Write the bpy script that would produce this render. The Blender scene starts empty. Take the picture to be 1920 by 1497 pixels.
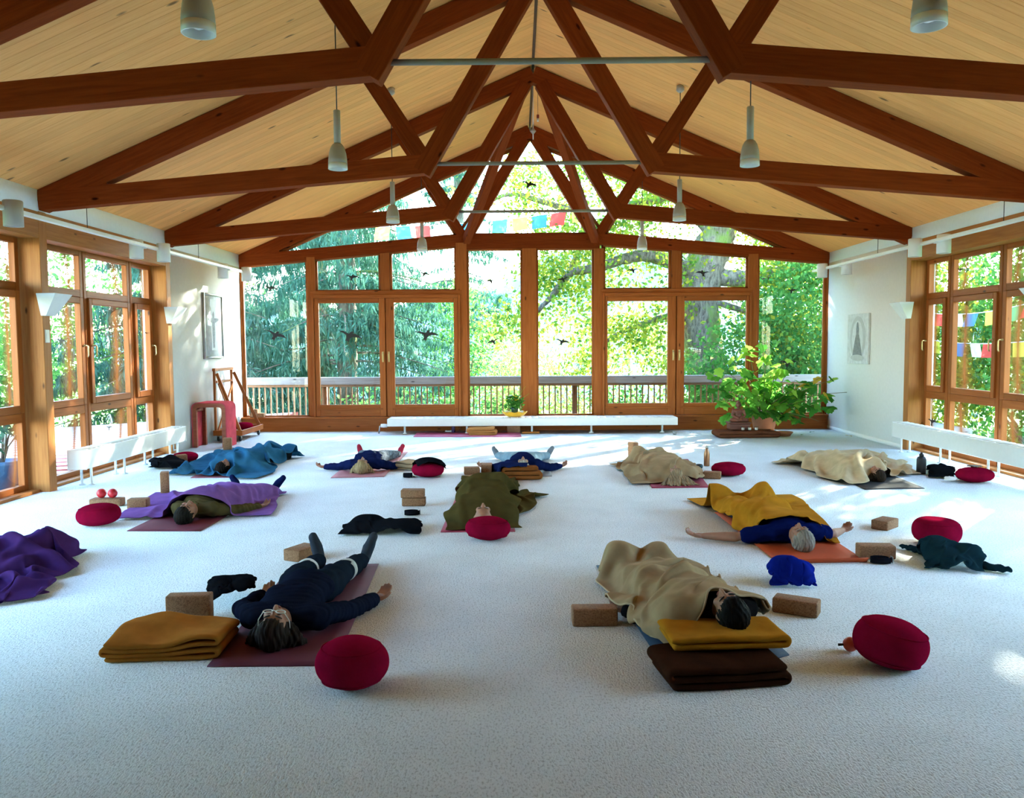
import bpy, bmesh, math, random
import numpy as np
from mathutils import Vector, Matrix, Euler
random.seed(7); RNG = np.random.default_rng(7)
PI = math.pi
scene = bpy.context.scene
COL = scene.collection

# ------------------------------------------------------------------ camera, world, sun, exposure
EYE = np.array([-0.2219, 0.0, 1.55]); FPX = 1540.0
PITCH, YAW, ROLL = -0.0653, 0.0088, 0.0064
def _rot(p, y, r):
    cy, sy, cp, sp, cr, sr = math.cos(y), math.sin(y), math.cos(p), math.sin(p), math.cos(r), math.sin(r)
    return np.array([[cy, -sy, 0], [sy, cy, 0], [0, 0, 1]]) @ np.array([[1, 0, 0], [0, cp, -sp], [0, sp, cp]]) @ np.array([[cr, 0, sr], [0, 1, 0], [-sr, 0, cr]])
CAMR = _rot(PITCH, YAW, ROLL)
cam_data = bpy.data.cameras.new('camera'); cam = bpy.data.objects.new('camera', cam_data); COL.objects.link(cam)
cam_data.sensor_width = 36.0; cam_data.sensor_fit = 'HORIZONTAL'; cam_data.lens = 36.0 * FPX / 1920.0
cam_data.clip_end = 900; cam_data.clip_start = 0.05
_m = np.eye(4); _m[:3, 0] = CAMR[:, 0]; _m[:3, 1] = CAMR[:, 2]; _m[:3, 2] = -CAMR[:, 1]; _m[:3, 3] = EYE
cam.matrix_world = Matrix(_m.tolist())
scene.camera = cam

world = bpy.data.worlds.new('sky'); scene.world = world; world.use_nodes = True
wn = world.node_tree; bg = wn.nodes['Background']
sky = wn.nodes.new('ShaderNodeTexSky'); sky.sky_type = 'NISHITA'; sky.sun_disc = False
SUN_EL, SUN_AZ = math.radians(24), math.radians(42)          # azimuth: from straight ahead towards the right
sky.sun_elevation = SUN_EL; sky.sun_rotation = SUN_AZ; sky.altitude = 500; sky.air_density = 1.3; sky.dust_density = 0.7; sky.ozone_density = 3.0
wn.links.new(sky.outputs[0], bg.inputs[0]); bg.inputs[1].default_value = 1.1
sd = bpy.data.lights.new('sun', 'SUN'); sd.energy = 13.0; sd.angle = math.radians(0.6); sd.color = (1.0, 0.93, 0.80)
sun = bpy.data.objects.new('sun', sd); COL.objects.link(sun)
_d = Vector((math.sin(SUN_AZ) * math.cos(SUN_EL), math.cos(SUN_AZ) * math.cos(SUN_EL), math.sin(SUN_EL)))
sun.rotation_euler = _d.to_track_quat('Z', 'Y').to_euler(); sun.location = _d * 60

def portal(name, loc, rot, sx, sy):
    l = bpy.data.lights.new(name, 'AREA'); l.shape = 'RECTANGLE'; l.size = sx; l.size_y = sy
    l.cycles.is_portal = True
    o = bpy.data.objects.new(name, l); COL.objects.link(o); o.location = loc; o.rotation_euler = rot
portal('sky_portal', (0.03, 15.22, 1.8), (-PI / 2, 0, 0), 10.7, 3.1)
portal('sky_portal', (0.0, 15.22, 4.3), (-PI / 2, 0, 0), 6.4, 2.0)
portal('sky_portal', (-5.72, 7.3, 1.5), (0, -PI / 2, 0), 3.0, 9.4)
portal('sky_portal', (5.82, 7.3, 1.5), (0, PI / 2, 0), 3.0, 9.4)

vs = scene.view_settings
vs.view_transform = 'Standard'; vs.look = 'None'; vs.gamma = 1.0; vs.use_curve_mapping = False
vs.exposure = 2.1
cy = scene.cycles
cy.max_bounces = 9; cy.diffuse_bounces = 6; cy.glossy_bounces = 3; cy.transmission_bounces = 4; cy.transparent_max_bounces = 14
cy.caustics_reflective = False; cy.caustics_refractive = False; cy.sample_clamp_indirect = 6.0; cy.use_denoising = True

# ------------------------------------------------------------------ helpers
def ray(px, py): return CAMR @ np.array([(px - 960) / FPX, 1.0, -(py - 748.5) / FPX])
def P(px, py, z=0.0):
    d = ray(px, py); return EYE + d * ((z - EYE[2]) / d[2])
def QY(px, py, Y):
    d = ray(px, py); return EYE + d * ((Y - EYE[1]) / d[1])
def SX(px, py, X):
    d = ray(px, py); return EYE + d * ((X - EYE[0]) / d[0])

PMAT = {}
def tag(o, label=None, cat=None, group=None, kind=None):
    if label: o['label'] = label
    if cat: o['category'] = cat
    if group: o['group'] = group
    if kind: o['kind'] = kind
    return o
def empty(name, loc=(0, 0, 0), rotz=0.0, parent=None):
    o = bpy.data.objects.new(name, None); COL.objects.link(o); o.empty_display_size = 0.1
    m = Matrix.Translation(Vector([float(v) for v in loc])) @ Matrix.Rotation(rotz, 4, 'Z')
    PMAT[o.name] = m
    attach(o, parent, m)
    return o
def attach(o, parent, m):
    """place o at world matrix m under parent"""
    if parent is not None:
        o.parent = parent
        pm = PMAT[parent.name]
        o.matrix_parent_inverse = Matrix.Identity(4)
        o.matrix_basis = pm.inverted() @ m
    else:
        o.matrix_basis = m
    PMAT[o.name] = m.copy()
def thing(name, label, cat, loc=(0, 0, 0), rotz=0.0, group=None):
    return tag(empty(name, loc, rotz), label, cat, group)
def link(name, me, mat=None, parent=None, m=None, smooth=False):
    if mat is not None:
        for x in (mat if isinstance(mat, (list, tuple)) else [mat]): me.materials.append(x)
    if smooth: me.shade_smooth()
    o = bpy.data.objects.new(name, me); COL.objects.link(o)
    attach(o, parent, m if m is not None else Matrix.Identity(4))
    return o
def link_shared(name, me, parent, m):
    o = bpy.data.objects.new(name, me); COL.objects.link(o); attach(o, parent, m); return o
def mesh_from(V, F, name='mesh'):
    """V (n,3); F: ndarray (m,k) or list of lists"""
    me = bpy.data.meshes.new(name)
    V = np.asarray(V, dtype=np.float32)
    if isinstance(F, np.ndarray):
        k = F.shape[1]; m = F.shape[0]
        me.vertices.add(len(V)); me.vertices.foreach_set('co', V.ravel())
        me.loops.add(m * k); me.loops.foreach_set('vertex_index', F.astype(np.int32).ravel())
        me.polygons.add(m); me.polygons.foreach_set('loop_start', np.arange(0, m * k, k, dtype=np.int32))
        me.update(calc_edges=True)
    else:
        me.from_pydata([tuple(map(float, v)) for v in V], [], F); me.update()
    return me
BOXF = np.array([[0, 3, 2, 1], [4, 5, 6, 7], [0, 1, 5, 4], [1, 2, 6, 5], [2, 3, 7, 6], [3, 0, 4, 7]])
def box_mesh(sx, sy, sz, bevel=0.0, seg=1):
    x, y, z = sx / 2, sy / 2, sz / 2
    V = [(-x, -y, -z), (x, -y, -z), (x, y, -z), (-x, y, -z), (-x, -y, z), (x, -y, z), (x, y, z), (-x, y, z)]
    if bevel <= 0: return mesh_from(V, BOXF)
    bm = bmesh.new(); vs_ = [bm.verts.new(v) for v in V]
    for f in BOXF: bm.faces.new([vs_[i] for i in f])
    bmesh.ops.bevel(bm, geom=bm.edges[:], offset=bevel, segments=seg, affect='EDGES', profile=0.5)
    me = bpy.data.meshes.new('box'); bm.to_mesh(me); bm.free(); return me
def box(name, lo, hi, mat, parent=None, bevel=0.0, seg=1):
    lo = np.array(lo, float); hi = np.array(hi, float); s = np.abs(hi - lo); c = (lo + hi) / 2
    m = Matrix.Translation(c.tolist()); k = int(np.argmax(s))     # the longest side becomes local x, so wood grain runs along the piece
    if k == 2: s = s[[2, 1, 0]]; m = m @ Matrix.Rotation(-PI / 2, 4, 'Y')
    elif k == 1: s = s[[1, 0, 2]]; m = m @ Matrix.Rotation(PI / 2, 4, 'Z')
    return link(name, box_mesh(*s, bevel=bevel, seg=seg), mat, parent, m)
def axes_matrix(p0, p1, up=(0, 0, 1)):
    p0 = Vector([float(v) for v in p0]); p1 = Vector([float(v) for v in p1]); x = (p1 - p0).normalized(); u = Vector(up)
    if abs(x.dot(u)) > 0.98: u = Vector((0, 1, 0))
    y = u.cross(x).normalized(); z = x.cross(y)
    m = Matrix((x, y, z)).transposed().to_4x4(); m.translation = (p0 + p1) / 2
    return m, (p1 - p0).length
def beam(name, p0, p1, w, h, mat, parent=None, bevel=0.004, up=(0, 0, 1)):
    """timber along local x, w across (local y), h along local z"""
    m, L = axes_matrix(p0, p1, up)
    return link(name, box_mesh(L, w, h, bevel), mat, parent, m)
def lathe_mesh(prof, n=24, close=True):
    prof = np.array(prof, float); k = len(prof); a = np.linspace(0, 2 * PI, n, endpoint=False)
    V = np.stack([prof[:, 0][:, None] * np.cos(a), prof[:, 0][:, None] * np.sin(a), np.repeat(prof[:, 1][:, None], n, 1)], -1).reshape(-1, 3)
    F = [[i * n + j, i * n + (j + 1) % n, (i + 1) * n + (j + 1) % n, (i + 1) * n + j] for i in range(k - 1) for j in range(n)]
    if prof[0, 0] > 1e-6 and close: F.append(list(range(n))[::-1])
    if prof[-1, 0] > 1e-6 and close: F.append([(k - 1) * n + j for j in range(n)])
    me = mesh_from(V, F)
    bm = bmesh.new(); bm.from_mesh(me); bmesh.ops.remove_doubles(bm, verts=bm.verts[:], dist=1e-6); bm.to_mesh(me); bm.free()
    return me
def lathe(name, prof, mat, parent=None, loc=(0, 0, 0), n=24, rot=None, smooth=True, m=None):
    if m is None:
        m = Matrix.Translation([float(v) for v in loc])
        if rot is not None: m = m @ Euler(rot).to_matrix().to_4x4()
    return link(name, lathe_mesh(prof, n), mat, parent, m, smooth)
def tube_mesh(pts, r, n=8, caps=True):
    pts = np.array(pts, float); k = len(pts); r = np.broadcast_to(np.array(r, float), (k,))
    T = np.gradient(pts, axis=0); T /= np.linalg.norm(T, axis=1)[:, None] + 1e-12
    u = np.array([0, 0, 1.0]) if abs(T[0, 2]) < 0.9 else np.array([1.0, 0, 0])
    V = []
    for i in range(k):
        u = u - T[i] * np.dot(u, T[i]); u /= np.linalg.norm(u) + 1e-12; v = np.cross(T[i], u)
        a = np.linspace(0, 2 * PI, n, endpoint=False)
        V.append(pts[i] + r[i] * (np.cos(a)[:, None] * u + np.sin(a)[:, None] * v))
    V = np.concatenate(V)
    F = [[i * n + j, i * n + (j + 1) % n, (i + 1) * n + (j + 1) % n, (i + 1) * n + j] for i in range(k - 1) for j in range(n)]
    if caps: F += [list(range(n))[::-1], [(k - 1) * n + j for j in range(n)]]
    return V, F
def tube(name, pts, r, mat, parent=None, n=8):
    V, F = tube_mesh(pts, r, n)
    return link(name, mesh_from(V, F), mat, parent, None, True)
def prism(name, poly, axis, lo, hi, mat, parent=None):
    """polygon in the plane across `axis` ('x','y','z'), pushed from lo to hi"""
    n = len(poly); V = []
    for t in (lo, hi):
        for (u, v) in poly:
            V.append({'x': (t, u, v), 'y': (u, t, v), 'z': (u, v, t)}[axis])
    F = [list(range(n)), [n + i for i in range(n)][::-1]] + [[i, n + i, n + (i + 1) % n, (i + 1) % n] for i in range(n)]
    me = mesh_from(V, F); bm = bmesh.new(); bm.from_mesh(me); bmesh.ops.recalc_face_normals(bm, faces=bm.faces[:]); bm.to_mesh(me); bm.free()
    return link(name, me, mat, parent)
def copy_thing(root, m, label=None, group=None):
    r = root.copy(); COL.objects.link(r); r.matrix_basis = m; PMAT[r.name] = m.copy()
    if label: r['label'] = label
    if group: r['group'] = group
    for ch in list(root.children):
        c = ch.copy(); COL.objects.link(c); c.parent = r
        for g in list(ch.children):
            d = g.copy(); COL.objects.link(d); d.parent = c
    return r
def T(x, y, z, rz=0.0, s=1.0):
    return Matrix.Translation((float(x), float(y), float(z))) @ Matrix.Rotation(rz, 4, 'Z') @ Matrix.Scale(s, 4)

# ------------------------------------------------------------------ materials
def nodes(name):
    m = bpy.data.materials.new(name); m.use_nodes = True; nt = m.node_tree
    return m, nt, nt.nodes['Principled BSDF']
def N(nt, t, **kw):
    n = nt.nodes.new(t)
    for k, v in kw.items():
        if k in n.inputs: n.inputs[k].default_value = v
        else: setattr(n, k, v)
    return n
def c4(c): return (c[0], c[1], c[2], 1.0)
def ramp(nt, a, b, p0=0.3, p1=0.7):
    r = nt.nodes.new('ShaderNodeValToRGB'); r.color_ramp.elements[0].position = p0; r.color_ramp.elements[1].position = p1
    r.color_ramp.elements[0].color = c4(a); r.color_ramp.elements[1].color = c4(b); return r
def mat_plain(name, col, rough=0.6, metal=0.0, var=0.12, scale=20.0, bump=0.0, bscale=80.0, sheen=0.0, spec=0.5):
    m, nt, b = nodes(name)
    tc = N(nt, 'ShaderNodeTexCoord'); no = N(nt, 'ShaderNodeTexNoise', Scale=scale, Detail=4.0)
    nt.links.new(tc.outputs['Object'], no.inputs['Vector'])
    r = ramp(nt, [v * (1 - var) for v in col], [min(1, v * (1 + var)) for v in col]); nt.links.new(no.outputs['Fac'], r.inputs['Fac'])
    nt.links.new(r.outputs['Color'], b.inputs['Base Color'])
    b.inputs['Roughness'].default_value = rough; b.inputs['Metallic'].default_value = metal; b.inputs['Specular IOR Level'].default_value = spec
    if sheen: b.inputs['Sheen Weight'].default_value = sheen; b.inputs['Sheen Roughness'].default_value = 0.5
    if bump:
        n2 = N(nt, 'ShaderNodeTexNoise', Scale=bscale, Detail=5.0); nt.links.new(tc.outputs['Object'], n2.inputs['Vector'])
        bp = N(nt, 'ShaderNodeBump', Strength=bump, Distance=0.01); nt.links.new(n2.outputs['Fac'], bp.inputs['Height']); nt.links.new(bp.outputs['Normal'], b.inputs['Normal'])
    return m
def mat_wood(name, light, dark, knots=True, rough=0.5, per_object=0.12, spec=0.35, kscale=2.2):
    m, nt, b = nodes(name)
    tc = N(nt, 'ShaderNodeTexCoord'); oi = N(nt, 'ShaderNodeObjectInfo')
    off = N(nt, 'ShaderNodeVectorMath', operation='SCALE'); cmb = N(nt, 'ShaderNodeCombineXYZ')
    mul = N(nt, 'ShaderNodeMath', operation='MULTIPLY'); mul.inputs[1].default_value = 37.0
    nt.links.new(oi.outputs['Random'], mul.inputs[0])
    for i in range(3): nt.links.new(mul.outputs[0], cmb.inputs[i])
    add = N(nt, 'ShaderNodeVectorMath', operation='ADD'); nt.links.new(tc.outputs['Object'], add.inputs[0]); nt.links.new(cmb.outputs[0], add.inputs[1])
    mp = N(nt, 'ShaderNodeMapping'); mp.inputs['Scale'].default_value = (0.9, 14, 14); nt.links.new(add.outputs[0], mp.inputs['Vector'])
    no = N(nt, 'ShaderNodeTexNoise', Scale=3.0, Detail=6.0, Distortion=0.6); nt.links.new(mp.outputs[0], no.inputs['Vector'])
    r = ramp(nt, dark, light, 0.28, 0.68); nt.links.new(no.outputs['Fac'], r.inputs['Fac'])
    out = r.outputs['Color']
    if knots:
        mk = N(nt, 'ShaderNodeMapping'); mk.inputs['Scale'].default_value = (kscale, kscale * 2.6, kscale * 2.6); nt.links.new(add.outputs[0], mk.inputs['Vector'])
        vo = N(nt, 'ShaderNodeTexVoronoi', Scale=1.0); nt.links.new(mk.outputs[0], vo.inputs['Vector'])
        kr = ramp(nt, (1, 1, 1), (0, 0, 0), 0.05, 0.11); nt.links.new(vo.outputs['Distance'], kr.inputs['Fac'])
        mx = N(nt, 'ShaderNodeMix', data_type='RGBA'); nt.links.new(kr.outputs['Color'], mx.inputs[0]); nt.links.new(out, mx.inputs[6]); mx.inputs[7].default_value = c4([v * 0.28 for v in dark])
        out = mx.outputs[2]
    hv = N(nt, 'ShaderNodeHueSaturation'); mr = N(nt, 'ShaderNodeMapRange'); mr.inputs[3].default_value = 1 - per_object; mr.inputs[4].default_value = 1 + per_object
    nt.links.new(oi.outputs['Random'], mr.inputs[0]); nt.links.new(mr.outputs[0], hv.inputs['Value']); nt.links.new(out, hv.inputs['Color'])
    nt.links.new(hv.outputs[0], b.inputs['Base Color'])
    b.inputs['Roughness'].default_value = rough; b.inputs['Specular IOR Level'].default_value = spec
    bp = N(nt, 'ShaderNodeBump', Strength=0.12, Distance=0.004); nt.links.new(no.outputs['Fac'], bp.inputs['Height']); nt.links.new(bp.outputs['Normal'], b.inputs['Normal'])
    return m
def mat_fabric(name, col, rough=0.95, weave=260.0, bump=0.35, var=0.16, sheen=0.25):
    sheen = sheen * min(1.0, max(col) * 3)
    m, nt, b = nodes(name)
    tc = N(nt, 'ShaderNodeTexCoord'); no = N(nt, 'ShaderNodeTexNoise', Scale=9.0, Detail=5.0); nt.links.new(tc.outputs['Object'], no.inputs['Vector'])
    r = ramp(nt, [v * (1 - var) for v in col], [min(1, v * (1 + var)) for v in col]); nt.links.new(no.outputs['Fac'], r.inputs['Fac']); nt.links.new(r.outputs['Color'], b.inputs['Base Color'])
    n2 = N(nt, 'ShaderNodeTexNoise', Scale=weave, Detail=2.0); nt.links.new(tc.outputs['Object'], n2.inputs['Vector'])
    bp = N(nt, 'ShaderNodeBump', Strength=bump, Distance=0.003); nt.links.new(n2.outputs['Fac'], bp.inputs['Height']); nt.links.new(bp.outputs['Normal'], b.inputs['Normal'])
    b.inputs['Roughness'].default_value = rough; b.inputs['Specular IOR Level'].default_value = 0.0
    b.inputs['Sheen Weight'].default_value = sheen; b.inputs['Sheen Roughness'].default_value = 0.4
    b.inputs['Sheen Tint'].default_value = c4([min(1, v * 1.5 + 0.05) for v in col])
    return m
def mat_leaf(name, cols, trans=0.55, rough=0.5):
    """leaf colours vary leaf by leaf"""
    m = bpy.data.materials.new(name); m.use_nodes = True; nt = m.node_tree; nt.nodes.remove(nt.nodes['Principled BSDF'])
    ge = N(nt, 'ShaderNodeNewGeometry'); r = nt.nodes.new('ShaderNodeValToRGB'); e = r.color_ramp.elements
    while len(e) < len(cols): e.new(0.5)
    for i, c in enumerate(cols): e[i].position = i / max(1, len(cols) - 1); e[i].color = c4(c)
    nt.links.new(ge.outputs['Random Per Island'], r.inputs['Fac'])
    d = N(nt, 'ShaderNodeBsdfDiffuse'); t = N(nt, 'ShaderNodeBsdfTranslucent'); mx = N(nt, 'ShaderNodeMixShader'); mx.inputs[0].default_value = trans
    nt.links.new(r.outputs[0], d.inputs[0]); nt.links.new(r.outputs[0], t.inputs[0])
    nt.links.new(d.outputs[0], mx.inputs[1]); nt.links.new(t.outputs[0], mx.inputs[2]); nt.links.new(mx.outputs[0], nt.nodes['Material Output'].inputs[0])
    return m
def mat_glass(name, tint=(0.93, 0.97, 0.96), refl=1.0):
    m = bpy.data.materials.new(name); m.use_nodes = True; nt = m.node_tree; nt.nodes.remove(nt.nodes['Principled BSDF'])
    fr = N(nt, 'ShaderNodeFresnel'); fr.inputs[0].default_value = 1.45
    t = N(nt, 'ShaderNodeBsdfTransparent'); t.inputs[0].default_value = c4(tint); g = N(nt, 'ShaderNodeBsdfGlossy'); g.inputs['Roughness'].default_value = 0.0
    ge = N(nt, 'ShaderNodeNewGeometry'); iv = N(nt, 'ShaderNodeMath', operation='SUBTRACT'); iv.inputs[0].default_value = 1.0; nt.links.new(ge.outputs['Backfacing'], iv.inputs[1])
    mu = N(nt, 'ShaderNodeMath', operation='MULTIPLY'); nt.links.new(fr.outputs[0], mu.inputs[0]); nt.links.new(iv.outputs[0], mu.inputs[1])   # a thin sheet reflects at its outer face only
    mx = N(nt, 'ShaderNodeMixShader'); nt.links.new(mu.outputs[0], mx.inputs[0]); nt.links.new(t.outputs[0], mx.inputs[1]); nt.links.new(g.outputs[0], mx.inputs[2])
    nt.links.new(mx.outputs[0], nt.nodes['Material Output'].inputs[0]); return m

M = {}
M['timber'] = mat_wood('timber', (0.25, 0.048, 0.010), (0.18, 0.031, 0.006), rough=0.6, spec=0.03)
M['frame'] = mat_wood('frame_wood', (0.38, 0.115, 0.026), (0.28, 0.074, 0.015), rough=0.45, spec=0.15)
M['pine'] = mat_wood('pine', (0.48, 0.19, 0.048), (0.37, 0.125, 0.028), rough=0.5, spec=0.15)
M['plank'] = mat_wood('ceiling_pine', (0.92, 0.46, 0.155), (0.84, 0.375, 0.115), rough=0.55, per_object=0.06, spec=0.1, kscale=1.7)
M['darkgap'] = mat_plain('roof_boarding', (0.10, 0.045, 0.02), 0.9)
M['plaster'] = mat_plain('white_plaster', (0.84, 0.85, 0.84), 0.9, var=0.02, bump=0.06, bscale=120)
M['backwall'] = mat_wood('dark_panelling', (0.06, 0.028, 0.014), (0.04, 0.018, 0.009), rough=0.7)  # finish of the unseen back wall, made dark to cut fill light
M['white_metal'] = mat_plain('white_enamel', (0.80, 0.81, 0.80), 0.35, var=0.02)
M['grey_metal'] = mat_plain('grey_steel', (0.42, 0.42, 0.40), 0.4, 0.7, var=0.05)
M['lamp_grey'] = mat_plain('lamp_enamel', (0.42, 0.385, 0.33), 0.4, var=0.03)
M['rod'] = mat_plain('painted_rod', (0.26, 0.235, 0.18), 0.6, var=0.05)
M['brass'] = mat_plain('brass', (0.62, 0.47, 0.22), 0.3, 0.9, var=0.05)
M['black'] = mat_plain('black_plastic', (0.015, 0.015, 0.017), 0.5)
M['glass'] = mat_glass('window_glass')
M['frosted'] = mat_plain('frosted_glass', (0.80, 0.82, 0.80), 0.25, var=0.02)
M['grey_deck'] = mat_wood('weathered_wood', (0.40, 0.36, 0.34), (0.28, 0.24, 0.23), rough=0.8)
M['rail_wood'] = mat_wood('rail_wood', (0.34, 0.17, 0.08), (0.22, 0.10, 0.05), rough=0.7)

def mat_carpet():
    m, nt, b = nodes('wool_carpet')
    tc = N(nt, 'ShaderNodeTexCoord'); no = N(nt, 'ShaderNodeTexNoise', Scale=2.5, Detail=6.0); nt.links.new(tc.outputs['Object'], no.inputs['Vector'])
    r = ramp(nt, (0.80, 0.84, 0.87), (0.86, 0.90, 0.93), 0.35, 0.65); nt.links.new(no.outputs['Fac'], r.inputs['Fac'])
    mp = N(nt, 'ShaderNodeMapping'); mp.inputs['Scale'].default_value = (60, 110, 1); nt.links.new(tc.outputs['Object'], mp.inputs['Vector'])
    n2 = N(nt, 'ShaderNodeTexNoise', Scale=1.0, Detail=3.0, Roughness=0.65); nt.links.new(mp.outputs[0], n2.inputs['Vector'])
    r2 = ramp(nt, (0.58, 0.58, 0.58), (1, 1, 1), 0.3, 0.5); nt.links.new(n2.outputs['Fac'], r2.inputs['Fac'])
    mx = N(nt, 'ShaderNodeMix', data_type='RGBA', blend_type='MULTIPLY'); mx.inputs[0].default_value = 1.0
    nt.links.new(r.outputs[0], mx.inputs[6]); nt.links.new(r2.outputs[0], mx.inputs[7]); nt.links.new(mx.outputs[2], b.inputs['Base Color'])
    bp = N(nt, 'ShaderNodeBump', Strength=0.9, Distance=0.008); nt.links.new(n2.outputs['Fac'], bp.inputs['Height']); nt.links.new(bp.outputs['Normal'], b.inputs['Normal'])
    b.inputs['Roughness'].default_value = 0.95; b.inputs['Specular IOR Level'].default_value = 0.1
    return m
M['carpet'] = mat_carpet()

# ------------------------------------------------------------------ room constants
WL, WR = -5.30, 5.39                      # inner faces of the side walls
TY = [5.70 + 3.1224 * i for i in range(4)]  # truss planes; the last is the window wall
YF = TY[3]
RIDGE, SLOPE = 5.503, 0.43
def roof_z(x): return RIDGE - SLOPE * abs(x)
YB = -2.6                                 # back wall behind the camera
def S(o): o['kind'] = 'structure'; return o

# floor
fl = S(box('floor', (WL - 0.5, YB - 0.2, -0.12), (WR + 0.5, YF + 0.12, 0.0), M['carpet']))
tag(fl, 'off-white looped wool carpet covering the whole hall floor', 'floor')
# ceiling: backing boards + planks running down the slope
ceil = S(thing('ceiling', 'pitched ceiling of knotty pine boards', 'ceiling', (0, 9, RIDGE)))
for s in (-1, 1):
    xe = 6.3 * s
    V = [(0, YB - 0.2, RIDGE + 0.035), (xe, YB - 0.2, roof_z(xe) + 0.035), (xe, YF + 0.75, roof_z(xe) + 0.035), (0, YF + 0.75, RIDGE + 0.035)]
    V2 = [(a, b, c + 0.16) for a, b, c in V]
    me = mesh_from(V + V2, BOXF)
    bm = bmesh.new(); bm.from_mesh(me); bmesh.ops.recalc_face_normals(bm, faces=bm.faces[:]); bm.to_mesh(me); bm.free()
    link('roof_boarding', me, M['darkgap'], ceil)
    # low boards over the part behind the camera, one sheet
PW = 0.125
_slen = math.hypot(5.50, 5.50 * SLOPE)
pl_mesh = box_mesh(_slen, PW - 0.003, 0.022, 0.0015); pl_mesh.materials.append(M['plank'])
for s in (-1, 1):
    y = 2.6
    while y < YF + 0.1:
        m, _ = axes_matrix((0.02 * s, y + PW / 2, RIDGE + 0.012), (5.52 * s, y + PW / 2, roof_z(5.52) + 0.012))
        link_shared('ceiling_plank', pl_mesh, ceil, m); y += PW
    m, _ = axes_matrix((0.02 * s, 0, RIDGE + 0.012), (5.52 * s, 0, roof_z(5.52) + 0.012))
    link('ceiling_sheet', box_mesh(_slen, 5.2, 0.022), M['plank'], ceil, m)
beam('ridge_strip', (0, 2.6, RIDGE - 0.006), (0, YF, RIDGE - 0.006), 0.03, 0.016, M['darkgap'], ceil)

# trusses
def truss(i):
    y = TY[i]; w = 0.14
    t = S(thing('roof_truss', ['nearest timber roof truss with a grey tie rod, cut off by the top of the photo', 'second timber roof truss from the front with a grey tie rod', 'third timber roof truss, just before the window wall', 'rearmost timber truss built into the window wall'][i], 'truss', (0, y, 3.0)))
    for s in (-1, 1):
        xe = WL if s < 0 else WR
        # bottom chord, h 0.2, its underside rising from the eave to the node
        dz = 0.10
        beam('bottom_chord', (xe, y, 3.006 + dz), (1.21 * s, y, 3.36 + dz), w, 0.20, M['timber'], t)
        beam('rafter', (xe, y, roof_z(xe) - 0.125), (0, y, RIDGE - 0.125), w * 0.98, 0.225, M['timber'], t)
        beam('eave_block', (xe, y, 3.10), (xe - 0.75 * s, y, 3.20), w * 0.96, 0.19, M['timber'], t)
        # inner strut from the node to the ridge, outer strut leaning out to the rafter
        beam('strut', (1.235 * s, y, 3.375), (0.11 * s, y, 5.26), w * 1.02, 0.19, M['timber'], t, up=(1, 0, 0))
        beam('strut', (1.18 * s, y, 3.46), (1.86 * s, y, 4.50), w * 0.97, 0.17, M['timber'], t, up=(1, 0, 0))
        if i == 3:
            beam('brace', (1.16 * s, y - 0.10, 3.44), (0.13 * s, TY[2] + 0.02, 5.25), 0.12, 0.15, M['timber'], t)
    if i < 3:
        tube('tie_rod', [(-1.13, y, 3.47), (1.13, y, 3.47)], 0.021, M['rod'], t, 12)
    else:
        beam('middle_beam', (-1.25, y, 3.425), (1.25, y, 3.425), w, 0.265, M['timber'], t)
    return t
trusses = [truss(i) for i in range(4)]

# side and back walls
def side_wall(s):
    X = WL if s < 0 else WR
    wl = S(thing('wall_left' if s < 0 else 'wall_right', 'white plastered %s side wall with timber posts between its windows' % ('left' if s < 0 else 'right'), 'wall', (X, 9, 0)))
    o = 0.42 * s
    box('plaster', (X, TY[2] + 0.07, -0.02), (X + o, YF + 0.2, 3.0), M['plaster'], wl)
    box('plaster', (X, YB, -0.02), (X + o, 2.66, 3.0), M['plaster'], wl)
    box('fascia', (X, YB, 2.995), (X + o, YF + 0.2, 3.32), M['plaster'], wl)
    for i in (0, 1, 2):
        box('post', (X - 0.004 * s, TY[i] - 0.07, -0.01), (X + 0.33 * s, TY[i] + 0.07, 3.0), M['pine'], wl, 0.004)
    for i in (0, 1, -1):  # the last one is the unseen bay added for light
        ya0, yb0 = (TY[i] + 0.07, TY[i + 1] - 0.07) if i >= 0 else (2.66, TY[0] - 0.07)
        box('lintel', (X - 0.002 * s, ya0, 2.72), (X + 0.36 * s, yb0, 2.995), M['pine'], wl, 0.004)
        box('window_board', (X + 0.10 * s, ya0, -0.01), (X + 0.36 * s, yb0, 0.03), M['pine'], wl, 0.004)
    return wl
wall_l = side_wall(-1); wall_r = side_wall(1)
S(tag(box('wall_back', (WL - 0.4, YB - 0.25, -0.02), (WR + 0.4, YB, 5.7), M['backwall']), 'unseen wall behind the viewer, panelled dark to cut fill light', 'wall'))

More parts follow.
